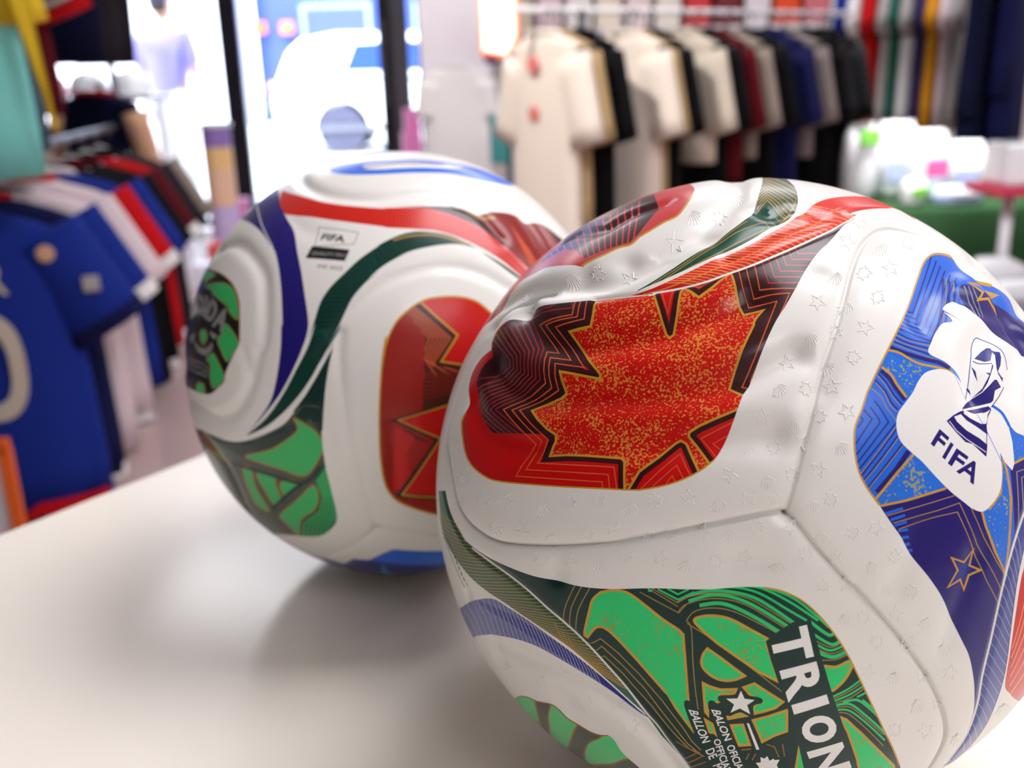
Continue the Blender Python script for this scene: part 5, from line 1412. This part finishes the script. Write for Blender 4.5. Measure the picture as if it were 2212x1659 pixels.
def spot(label, loc, target, watts, deg, blend):
    s_ = empty('added_spot_lamp', label, 'lamp', loc)  # lamp added to brighten a dim area, no such fitting in view
    d = Vector(target) - Vector(loc) + Vector((0, 0, .2)); dn = d.normalized()
    MB().tube([(0, 0, -.005), (0, 0, -.2)], .012, 10).build('stem', m_frame, s_)
    a = np.array((0, 0, -.2)); n_ = np.array(dn)
    MB().tube([a - n_ * .08, a - n_ * .06, a + n_ * .08], [.03, .05, .058], 16).build('shade', m_frame, s_, smooth=True)
    ld = bpy.data.lights.new('added_spot_bulb', 'SPOT'); ld.energy = watts; ld.spot_size = math.radians(deg); ld.spot_blend = blend; ld.shadow_soft_size = .05; ld.color = (1, .97, .94)
    lo = bpy.data.objects.new('added_spot_bulb', ld); COL.objects.link(lo); lo.parent = s_; lo.location = tuple(a + n_ * .09)
    lo.rotation_euler = dn.to_track_quat('-Z', 'Y').to_euler()
    return s_


spot('added black ceiling spot lamp brightening the cream tees on the long rack', (-.9, 2.2, ZC), (.35, 3.6, .85), 220, 50, .7)  # unseen spot put in to brighten the cream tees
spot('added black ceiling spot lamp brightening the white pillar', (-.7, 3.6, ZC), (0, 5.6, 1.1), 80, 45, .7)  # unseen spot added to lift the pillar

# ------------------------------------------- green covered table with packages
p = at_depth(2060, 425, 4.05); zG = p[2]
gt = empty('covered_table', 'low table under a dark green cloth at the right', 'table', (p[0] + .1, p[1], 0), .05)
m_green = mat('green_cloth', (20, 66, 26), 0.9, noise=(14, .25))
v, f = rings_mesh([(0, 0, zG, .62, .30), (0, 0, zG - .02, .635, .315), (0, 0, zG * .66, .645, .33), (0, 0, zG * .33, .655, .34), (0, 0, .015, .665, .35)], 60, .05, 1)
MB().add(v, f).build('table_cover', m_green, gt, smooth=True)
for sx in (-.5, .5):
    for sy in (-.2, .2):
        MB().tube([(sx, sy, 0), (sx, sy, zG - .03)], .015, 8).build('leg', m_steel, gt)
m_wrap = mat('white_wrap', (244, 246, 250), 0.15, coat=.6); m_pink = mat('pink_print', (240, 110, 170), .4); m_lime = mat('lime_print', (140, 230, 90), .4); m_pblue = mat('pale_blue', (190, 205, 245), .3)


def parcel(label, px, py, d, s, m1, m2, rz=0.0, accent=(0, -1, .3), as_=(.5, .1, .3)):
    c = at_depth(px, py, d)
    z0 = zG + .002
    t = empty('wrapped_package', label, 'package', (c[0], c[1], z0), rz, 'packages on the green table')
    n = 20; v, f = rings_mesh([(0, 0, 0, s[0] * .42, s[1] * .42), (0, 0, s[2] * .12, s[0] * .5, s[1] * .5), (0, 0, s[2] * .5, s[0] * .5, s[1] * .5), (0, 0, s[2] * .85, s[0] * .46, s[1] * .42), (0, 0, s[2], s[0] * .36, s[1] * .2)], n, .10, px)
    MB().add(v, f).build('wrapper', m1, t, smooth=True)
    MB().box((s[0] * accent[0] * .3, -s[1] * .5, s[2] * accent[2] + .02), (s[0] * as_[0], .02, s[2] * as_[2]), bev=.006).build('printed_label', m2, t)
    return t


parcel('white wrapped package with lime top at the left end of the green table', 1850, 420, 4.05, (.14, .14, .30), m_wrap, m_lime, .2, (0, -1, .75), (.6, .1, .2))
parcel('large white wrapped package in the middle of the green table', 1925, 420, 4.10, (.17, .16, .30), m_wrap, m_pblue, -.1)
parcel('white wrapped package with pink label on the green table', 1995, 420, 4.00, (.17, .16, .27), m_wrap, m_pink, .15, (0, -1, .4), (.5, .1, .25))
parcel('small white package with lime label at the table front', 1970, 440, 3.85, (.10, .08, .10), m_wrap, m_lime, .4, (0, -1, .3), (.7, .1, .4))
parcel('white wrapped package at the right end of the green table', 2078, 420, 4.05, (.16, .14, .22), m_wrap, m_pblue, -.2)
parcel('flat pale blue package lying at the front of the table', 2065, 445, 3.84, (.20, .10, .07), m_pblue, m_wrap, .1)
c = at_depth(1990, 330, 4.0)
spot('added black ceiling spot lamp brightening the packages on the green table', (c[0], c[1] - .3, ZC), tuple(c), 420, 26, .4)  # extra lamp put in to make the packages bright
# white display stand in front of the table
c = at_depth(2182, 410, 3.45); zT = c[2]
ds = empty('display_stand', 'white metal display stand with tray at the right edge', 'stand', (c[0], c[1], 0), 0.0)
MB().tube([(0, 0, .02), (0, 0, zT - .01)], .019, 14).build('pole', m_hang_w, ds, smooth=True)
MB().lathe([(.15, 0), (.15, .012), (.03, .02)], n=28).build('base', m_hang_w, ds, smooth=True)
MB().box((.06, 0, zT + .005), (.34, .24, .03), bev=.006).build('tray', mat('red_tray', (200, 40, 80), .4), ds)
bx = MB().box((0, 0, .07), (.24, .16, .14), bev=.01).build('white_box', m_wrap, None); bx.location = (c[0] + .06, c[1], zT + .021)
tag(bx, 'glossy white box standing on the red tray of the white stand', 'box')


def shoe(label, loc, rotz, m_up, m_sole, sc=1.0):
    t = empty('sneaker', label, 'shoe', loc, rotz, 'sneakers by the green table')
    out = [(-.14, .03), (-.13, .045), (-.05, .04), (.05, .05), (.11, .045), (.145, .02)]
    v, f = rings_mesh([(0, 0, 0, .14, .045), (0, 0, .03, .145, .05)], 24); MB().add(v, f).build('sole', m_sole, t, smooth=True)
    v, f = rings_mesh([(0, 0, .03, .138, .045), (-.01, 0, .05, .125, .042), (-.035, 0, .075, .095, .038), (-.06, 0, .10, .062, .034)], 24); MB().add(v, f).build('upper', m_up, t, smooth=True)
    for i in range(4):
        MB().tube([(-.005 + i * .022, -.03, .088 - i * .008), (-.005 + i * .022, 0, .098 - i * .009), (-.005 + i * .022, .03, .088 - i * .008)], .004, 6).build('lace', m_sole, t)
    return t


for i, (px, py, d, lab) in enumerate(((2165, 590, 3.3, 'white sneaker on the low shelf, left of two by the stand'), (2215, 640, 3.15, 'white sneaker at the right edge, nearer of two by the stand'))):
    c = at_depth(px, py, d)
    shoe(lab, (c[0], c[1], c[2] - .04), .4, m_wrap, m_hang_w)
    zs = c[2] - .045
    if i == 0:
        sh = empty('shoe_shelf', 'low grey shelf holding the white sneakers', 'shelf', (c[0] + .12, c[1] - .05, 0))
        MB().box((.05, 0, zs - .01), (.7, .62, .02)).build('board', m_steel, sh)
        for sx in (-.28, .38):
            for sy in (-.28, .28):
                MB().tube([(sx, sy, 0), (sx, sy, zs - .02)], .012, 8).build('leg', m_steel, sh)

# ------------------------------------------- left: lower rail of jerseys
def level(px, py, y, z):
    q_ = at_depth(px, py, y); return np.array([q_[0], q_[1], z])


zL = 0.83
A3 = level(-215, 380, 2.05, zL); B3 = level(255, 320, 4.3, zL)
ra3 = math.atan2(B3[1] - A3[1], B3[0] - A3[0]); L3 = np.linalg.norm(B3 - A3)
rk = empty('clothes_rack', 'two tier steel rack of football jerseys along the left side', 'clothes rack', (*((A3 + B3) / 2)[:2], 0), ra3)
zU = 1.60
for z, dx in ((zL, 0), (zU, .06)):
    MB().tube([(-L3 / 2 - .1, dx, z), (L3 / 2 + .1, dx, z)], .014, 12).build('rail', m_steel, rk, smooth=True)
for s in (-1, 1):
    MB().tube([(s * (L3 / 2 + .1), 0, .05), (s * (L3 / 2 + .1), 0, zU + .05)], .016, 12).build('post', m_steel, rk, smooth=True)
    MB().tube([(s * (L3 / 2 + .1), -.28, .03), (s * (L3 / 2 + .1), .28, .03)], .016, 12).build('foot', m_steel, rk, smooth=True)
lr = ra3 - math.pi / 2
lows = [(2.22, 'royal', 'royal', 'red', 'red', 'royal blue football jersey with white number and red trim, nearest on the left', .72),
        (2.42, 'navy', 'royal', 'red', 'white', 'navy jersey with a red hem just behind the numbered blue jersey', .74),
        (2.62, 'pinkwhite', 'pinkwhite', 'silver', None, 'pale pinkish white jersey on the lower left rail', .74),
        (2.86, 'pinkwhite', 'red', 'red', 'white', 'white jersey with red sleeves on the lower left rail', .74),
        (3.08, 'royal', 'royal', 'white', None, 'blue jersey between the red sleeved and black jerseys', .70),
        (3.25, 'black', 'black', 'maroon', None, 'black jersey with a maroon collar on the lower left rail', .74),
        (3.45, 'black', 'maroon', 'maroon', 'white', 'black jersey with maroon sleeves farther along the lower left rail', .74),
        (3.70, 'red', 'charcoal', 'charcoal', None, 'red jersey with charcoal sleeves near the end of the lower rail', .72),
        (3.95, 'charcoal', 'taupe', 'black', None, 'charcoal jersey with taupe sleeves at the end of the lower rail', .72)]
ldir = (B3 - A3) / L3
for y, c, slv, colr, hem, lab, Lg in lows:
    p = A3 + ldir * ((y - A3[1]) / ldir[1])
    t = tee('hanging_jersey', lab, 'jersey', (p[0], p[1], zL - .08), lr + .12, c, slv, colr, length=Lg, group='jerseys on the lower left rail', hem=hem, out=.06, sl=.22, hd=.06, cuff='navy' if y < 2.3 else None)
    hanger((p[0], p[1], zL - .08), lr + .12, m_hang_w, .095, hl('white', lab), 'white hangers on the lower left rail')
    if y < 2.3:
        num = MB(); K = 28
        for yy in (-.088, -.080):
            for rx, rz in ((.075, .125), (.042, .085)):
                num.v += [(.055 + rx * math.copysign(abs(math.cos(a)) ** .8, math.cos(a)), yy, .37 + rz * math.copysign(abs(math.sin(a)) ** .8, math.sin(a))) for a in np.linspace(0, 2 * math.pi, K + 1)[:-1]]
        for i in range(K):
            j = (i + 1) % K
            num.f += [(i, j, K + j, K + i), (2 * K + i, 3 * K + i, 3 * K + j, 2 * K + j), (i, 2 * K + i, 2 * K + j, j)]
        num.build('number', cl('sand'), t)
        lt_ = MB()
        for l in glyph_loops('R'):
            q_ = [(.075 + .045 * x, .535 + .07 * z) for x, z in l]
            lt_.prism(q_, -.086, -.080)
            break
        lt_.build('letter', cl('sand'), t)
        MB().lathe([(.02, 0), (.017, .004)], n=16).build('badge', cl('tan'), t, loc=(.205, -.062, .615)).rotation_euler = (math.radians(90), 0, 0)
        MB().box((.29, -.064, .54), (.036, .01, .036), bev=.003).build('sleeve_patch', cl('silver'), t)
ups = [(2.12, 'teal', 'yellow', 'yellow', 'teal jersey with yellow sleeves, nearest on the upper left rail', .70), (2.30, 'slate', 'slate', 'silver', 'slate grey jersey on the upper left rail', .66),
       (2.48, 'sand', 'sand', 'charcoal', 'sand coloured jersey with a charcoal collar on the upper left rail', .70), (2.70, 'pinkwhite', 'maroon', 'maroon', 'white jersey with maroon sleeves on the upper left rail', .62), (2.95, 'maroon', 'red', 'maroon', 'maroon jersey with red sleeves on the upper left rail', .60)]
for y, c, slv, colr, lab, Lg in ups:
    p = A3 + ldir * ((y - A3[1]) / ldir[1])
    p = p - np.array([{'teal': .0, 'slate': .03, 'sand': .08}.get(c, .15), 0, 0])
    sl_len = .32 if c == 'teal' else .26
    tee('hanging_jersey', lab, 'jersey', (p[0], p[1], zU - .08), lr + .12, c, slv, colr, length=Lg, group='jerseys on the upper left rail', out=-.01 if c == 'teal' else .04, sleeve_r=.07 if c == 'teal' else .1, sl=sl_len, hd=.06)
    if c == 'teal':
        tj = [o for o in bpy.data.objects if o.get('label') == lab][0]
        for a, b in ((.02, .16), (.20, .27)):
            MB().prism([(a, .58), (b, .58), (b + .02, .10), (a + .10, .10)], -.092, -.075).build('stripe', cl('yellow'), tj)
    hanger((p[0], p[1], zU - .08), lr + .12, m_hang_w, .095, hl('white', lab), 'white hangers on the upper left rail')
for y, c, lab in ((3.35, 'deepnavy', 'near black trousers hanging high at the far left'), (3.65, 'charcoal', 'charcoal trousers hanging high beside the near black pair'), (3.95, 'charcoal', 'charcoal trousers at the window end of the upper left rail')):
    p = A3 + ldir * ((y - A3[1]) / ldir[1])
    trousers(lab, (p[0] - .08, p[1], zU - .03), lr + .12, c, .50, .27, 'trousers on the upper left rail')

# ------------------------------------------- left background: shelf, stand, boxes
c = at_depth(205, 185, 4.75)
sh = empty('wall_shelf', 'small shelf unit with white caps near the left window', 'shelf', (c[0], c[1], 0), .1)
for z in (.35, .65, c[2] - .06):
    MB().box((0, 0, z), (.62, .30, .02)).build('board', m_hang_w, sh)
for sx in (-.3, .3):
    MB().box((sx, 0, (c[2] - .05) / 2), (.02, .30, c[2] - .05)).build('side_panel', m_hang_w, sh)


def cap(label, loc, rz, m):
    t = empty('cap', label, 'cap', loc, rz, 'caps on the shelf')
    MB().lathe([(.085, 0), (.09, .03), (.08, .075), (.05, .105), (.01, .115)], n=20).build('crown', m, t, smooth=True)
    v, f = rings_mesh([(0, -.10, .002, .075, .07), (0, -.10, .012, .072, .066)], 20); MB().add(v, f).build('brim', m, t, smooth=True)
    return t


zt = c[2] - .05
for dx, lab, m in ((-.21, 'white cap with red brim side at the left end of the shelf', mat('cap_pink', (240, 170, 175), .5)), (-.02, 'white cap in the middle of the shelf by the window', m_wrap), (.17, 'white cap at the right end of the shelf by the window', m_wrap)):
    cap(lab, (c[0] + dx, c[1] - .02, zt), .3, m)
c = at_depth(205, 205, 4.35)
tee('hanging_jersey', 'navy jersey with tan sleeves in front of the white cap shelf', 'jersey', (c[0], c[1], c[2]), -.1, 'deepnavy', 'tan', 'red', length=.62, hw=.20, out=.02, sl=.36, sleeve_r=.06)
rk = empty('clothes_rack', 'single post stand carrying the navy jersey with tan sleeves', 'clothes rack', (c[0], c[1] + .06, 0))
MB().tube([(0, 0, .03), (0, 0, c[2] + .05)], .014, 10).build('post', m_steel, rk)
MB().tube([(-.2, 0, .02), (.2, 0, .02)], .014, 10).build('foot', m_steel, rk); MB().tube([(0, -.2, .02), (0, .2, .02)], .014, 10).build('foot', m_steel, rk)
MB().tube([(0, .0, c[2] + .04), (0, -.08, c[2] + .05)], .01, 8).build('arm', m_steel, rk)
# striped poster column by the window
c = at_depth(462, 262, 6.0); hP = c[2] / .96
pc = empty('poster_column', 'purple and orange striped poster column beside the door', 'display stand', (c[0], c[1], 0))
for i, (z0, z1, k) in enumerate(((.0, .36, 'lilac_p'), (.36, .62, 'orange_p'), (.62, .78, 'orange2_p'), (.78, .92, 'purple_p'))):
    m_ = mat(k, dict(lilac_p=(214, 196, 240), orange_p=(250, 205, 170), orange2_p=(250, 205, 140), purple_p=(150, 120, 190))[k], .6)  # band colours paled to carry the backlight washout
    MB().lathe([(.085, z0 * hP), (.085, z1 * hP - .002)], n=24).build('band', m_, pc, smooth=False)
MB().lathe([(.13, 0.0), (.13, .03), (.1, .035)], n=24).build('foot', m_hang_w, pc); MB().lathe([(.095, .92 * hP), (.095, .95 * hP), (.02, .96 * hP)], n=24).build('top', m_hang_w, pc)
# pink bags on the floor by the door
for px, py, d, s, k, lab in ((500, 440, 6.2, (.2, .16, .3), (236, 150, 205), 'pink paper bag on the floor left of the door'), (470, 490, 5.6, (.13, .13, .13), (236, 84, 78), 'small red box on the floor near the poster column'), (425, 560, 5.0, (.2, .14, .12), (238, 238, 246), 'white shoe box on the floor by the left rail'),
                             (890, 262, 6.6, (.1, .1, .16), (245, 140, 205), 'pink box on the ledge beside the door'), (890, 310, 6.5, (.12, .1, .14), (250, 160, 90), 'orange box under the pink box beside the door')):
    q_ = at_depth(px, py, d)
    z0 = max(0.0, q_[2] - s[2] / 2) if py < 400 else 0.0
    t = empty('gift_box', lab, 'box', (q_[0], q_[1], z0), .2)
    mm = mat('box_%d' % px, k, .5)
    MB().box((0, 0, s[2] * .45), (s[0], s[1], s[2] * .9), bev=.006).build('box_body', mm, t)
    MB().box((0, 0, s[2] * .93), (s[0] * 1.05, s[1] * 1.05, s[2] * .14), bev=.006).build('lid', mm, t)
q_ = at_depth(890, 310, 6.5)
lg_ = empty('side_ledge', 'slim white ledge beside the door under the orange box', 'shelf', (q_[0], q_[1], 0))
zt = q_[2] - .07
MB().box((0, 0, zt - .012), (.2, .18, .02)).build('board', m_hang_w, lg_)
MB().tube([(0, 0, 0), (0, 0, zt - .02)], .02, 10).build('post', m_hang_w, lg_)
# white pillar with a pale tee, lit sign
x0, x1 = at_depth(912, 200, 5.6)[0], at_depth(1062, 200, 5.6)[0]
pl_ = struct(MB().box(((x0 + x1) / 2, 5.75, ZC / 2), (x1 - x0, .3, ZC)).build('wall_pillar', mat('pillar_white', (218, 212, 218), .8, noise=(5, .04))), 'pale grey white pillar right of the door')
c = at_depth(985, 165, 5.565)
tee('hanging_tee', 'pale grey white tee pinned flat on the white pillar', 'shirt', (c[0], c[1], c[2] + .05), 0.0, 'white', length=.7, hw=.18, hd=.025, out=-.02, sl=.2, sleeve_r=.07)
c = at_depth(1075, 45, 5.0)
sg = empty('light_sign', 'glowing white sign with orange edge above the cream tee', 'sign', (c[0], c[1], c[2] - .15), -.1)
MB().prism([(-.07, .02), (.03, 0), (.08, .08), (.08, .36), (-.075, .36)], -.02, .02).build('sign_face', mat('sign_glow', (255, 240, 225), .4, emit=(255, 226, 205), estr=2.2), sg)
MB().prism([(-.085, .0), (.035, -.02), (.095, .07), (.095, .375), (-.09, .375)], .022, .05).build('sign_back', mat('sign_orange', (250, 120, 60), .5, emit=(250, 110, 50), estr=.6), sg)
MB().box((0, .32, .3), (.03, .6, .03)).build('bracket', m_steel, sg)
c = at_depth(1062, 118, 5.2)
o = MB().lathe([(.0, -.05), (.035, -.035), (.05, 0), (.035, .035), (.004, .05)], n=18).build('ornament', mat('purple_gloss', (70, 50, 150), .3), None, smooth=True); o.location = tuple(c)
tag(o, 'small purple ornament hanging under the glowing sign', 'ornament')
cd_ = MB().tube([(0, 0, .04), (.0, -.16, .20)], .003, 6).build('cord', m_steel, o)
# teal item by the pillar foot
c = at_depth(1078, 300, 5.2)
tc_ = empty('teal_crate', 'teal crate on a post behind the cream tee', 'crate', (c[0], c[1], 0))
MB().box((0, 0, c[2]), (.09, .12, .24), bev=.01).build('crate_body', mat('teal_plastic', (60, 140, 140), .5), tc_)
MB().tube([(.05, 0, 0), (.05, 0, c[2] + .12)], .016, 10).build('post', mat('dark_teal', (40, 70, 74), .5), tc_)
# back shelf along the front wall, high boxes in cream, red and orange
xs = at_depth(1090, 20, 6.5)[0]; xe = at_depth(2000, 20, 6.5)[0]
bs = empty('wall_shelf', 'long white shelf on the wall behind the long rack', 'shelf', (xs, 6.75, 0))
for z in (1.22, 1.75):
    MB().box(((xe - xs) / 2, 0, z), (xe - xs, .4, .03)).build('board', m_hang_w, bs)
for k in range(5):
    MB().box(((xe - xs) * k / 4, .215, 1.5), (.03, .04, .6)).build('bracket', m_hang_w, bs)
pal = [((240, 225, 200), 'cream'), ((240, 214, 220), 'pale pink'), ((246, 240, 236), 'white'), ((246, 232, 214), 'ivory'), ((244, 226, 226), 'rose white'), ((248, 240, 226), 'warm white'), ((220, 50, 56), 'red'), ((120, 20, 30), 'dark red'), ((244, 236, 240), 'bright white'),
       ((246, 80, 30), 'orange'), ((222, 120, 126), 'salmon'), ((238, 220, 226), 'blush'), ((236, 226, 236), 'lilac white'), ((240, 240, 246), 'cool white')]
n_ = len(pal)
for k, (rgb, nm) in enumerate(pal):
    wd = (xe - xs) / n_ * .82
    t = empty('storage_box', '%s storage box on the high shelf, number %s from the pillar' % (nm, ('one', 'two', 'three', 'four', 'five', 'six', 'seven', 'eight', 'nine', 'ten', 'eleven', 'twelve', 'thirteen', 'fourteen')[k]), 'box', (xs + (xe - xs) * (k + .5) / n_, 6.72, 1.236), 0, 'boxes on the high shelf')
    mm = mat('storage_%d' % k, rgb, .5)
    MB().box((0, 0, .12), (wd, .30, .24), bev=.008).build('box_body', mm, t)
    MB().box((0, 0, .26), (wd * 1.04, .31, .05), bev=.008).build('lid', mm, t)
# orange framed sign low at the left edge
c = at_depth(-28, 1062, 2.0)
sb = empty('price_board', 'white board with orange frame low at the left edge', 'sign', (c[0] - .03, c[1], max(0, c[2] - .12)), .1)
MB().box((0, 0, .11), (.16, .012, .22)).build('board', m_hang_w, sb)
for a, b in (((0, -.008, .225), (.19, .02, .03)), ((0, -.008, -.0), (.19, .02, .03)), ((-.085, -.008, .11), (.025, .02, .22)), ((.085, -.008, .11), (.025, .02, .22))):
    MB().box(a, b).build('frame', mat('orange_frame', (232, 100, 20), .5), sb)
MB().tube([(0, .03, -c[2] + .12), (0, .03, .1)], .012, 8).build('stand', m_steel, sb)
# ---------------------------------------------------------------- person outside the window
def person(loc, rotz, label):
    t = empty('person', label, 'person', loc, rotz)
    V = [(0, 0, .95), (0, 0, 1.15), (0, .01, 1.38), (0, .0, 1.50), (0, -.01, 1.58),
         (.10, 0, .90), (.11, -.01, .50), (.11, .02, .09), (.12, -.10, .03),
         (-.10, 0, .90), (-.12, .02, .50), (-.12, .04, .09), (-.13, -.08, .03),
         (.19, 0, 1.42), (.25, .01, 1.16), (.27, -.05, .92), (.275, -.07, .85),
         (-.19, 0, 1.42), (-.25, .01, 1.16), (-.27, -.05, .92), (-.275, -.07, .85)]
    E = [(0, 1), (1, 2), (2, 3), (3, 4), (0, 5), (5, 6), (6, 7), (7, 8), (0, 9), (9, 10), (10, 11), (11, 12), (2, 13), (13, 14), (14, 15), (15, 16), (2, 17), (17, 18), (18, 19), (19, 20)]
    Rr = [(.15, .11), (.15, .10), (.16, .10), (.06, .06), (.05, .05), (.10, .10), (.065, .065), (.045, .045), (.045, .035), (.10, .10), (.065, .065), (.045, .045), (.045, .035), (.065, .065), (.045, .045), (.033, .033), (.035, .022), (.065, .065), (.045, .045), (.033, .033), (.035, .022)]

    def skin(name, idx, grow, m, sub=2):
        me = bpy.data.meshes.new(name); mp = {k: i for i, k in enumerate(idx)}
        me.from_pydata([V[k] for k in idx], [(mp[a], mp[b]) for a, b in E if a in mp and b in mp], [])
        me.materials.append(m)
        o = bpy.data.objects.new(name, me); COL.objects.link(o); o.parent = t
        md = o.modifiers.new('skin', 'SKIN'); md.use_smooth_shade = True
        for k, sv in zip(idx, me.skin_vertices[0].data):
            sv.radius = (Rr[k][0] + grow, Rr[k][1] + grow); sv.use_root = (k == idx[0])
        s_ = o.modifiers.new('sub', 'SUBSURF'); s_.levels = sub; s_.render_levels = sub
        return o
    skin_m = mat('skin', (196, 150, 128), .6)
    skin('body', list(range(21)), 0.0, skin_m)
    skin('shirt', [1, 0, 2, 13, 14, 17, 18], .022, cl('lilac'))
    skin('trousers', [0, 5, 6, 7, 9, 10, 11], .024, cl('white'))
    for s in (-1, 1):                                     # fingers and thumbs
        hx, hy, hz = .275 * s, -.075, .835
        for k, (dx, ln) in enumerate(((-.024, .070), (-.008, .080), (.008, .076), (.024, .062))):
            MB().tube([(hx + dx * .4, hy + dx, hz), (hx + dx * .4, hy + dx - .006, hz - ln * .5), (hx + dx * .4 - .01 * s, hy + dx - .016, hz - ln)], [.009, .008, .006], 8).build('finger', skin_m, t, smooth=True)
        MB().tube([(hx - .01 * s, hy - .03, hz + .02), (hx - .02 * s, hy - .05, hz - .01), (hx - .02 * s, hy - .055, hz - .035)], [.011, .009, .007], 8).build('thumb', skin_m, t, smooth=True)
        MB().box((.115 * s + (.01 * s), -.07, .04), (.10, .27, .075), bev=.03).build('shoe', cl('charcoal'), t)
    hd = MB(); v, f = rings_mesh([(0, -.005, 1.555, .045, .05), (0, -.02, 1.59, .062, .075), (0, -.012, 1.65, .074, .095), (0, 0, 1.72, .076, .10), (0, .005, 1.77, .062, .085), (0, .005, 1.795, .03, .045)], 24)
    hd.add(v, f); h = hd.build('head', skin_m, t, smooth=True)
    MB().tube([(0, -.095, 1.69), (0, -.125, 1.655), (0, -.10, 1.645)], [.010, .016, .010], 8).build('nose', skin_m, h, smooth=True)
    MB().box((0, -.098, 1.615), (.05, .012, .012), bev=.004).build('mouth', mat('lips', (170, 96, 92), .5), h)
    for s in (-1, 1):
        MB().lathe([(.001, -.011), (.008, -.007), (.011, 0), (.008, .007), (.001, .011)], n=10).build('eye', mat('eye', (40, 34, 34), .2), h, smooth=True, loc=(.032 * s, -.096, 1.685))
        MB().box((.078 * s, .005, 1.675), (.014, .035, .055), bev=.006).build('ear', skin_m, h)
    v, f = rings_mesh([(0, .012, 1.70, .083, .108), (0, .012, 1.74, .084, .108), (0, .012, 1.79, .066, .088), (0, .012, 1.815, .02, .03)], 24)
    cp = MB().add(v, f).build('cap', cl('royal'), t, smooth=True)
    v, f = rings_mesh([(0, -.12, 1.715, .068, .07), (0, -.125, 1.725, .064, .066)], 20); MB().add(v, f).build('brim', cl('royal'), cp, smooth=True)
    v, f = rings_mesh([(0, .03, 1.60, .055, .06), (0, .02, 1.66, .08, .09), (0, .018, 1.71, .081, .10)], 20); MB().add(v, f).build('hair', mat('dark_hair', (40, 30, 30), .7), t, smooth=True)
    return t


c = at_depth(352, 60, 8.6)
person((c[0], 8.6, -.07), math.radians(165), 'person in lavender shirt and blue cap standing outside the window')
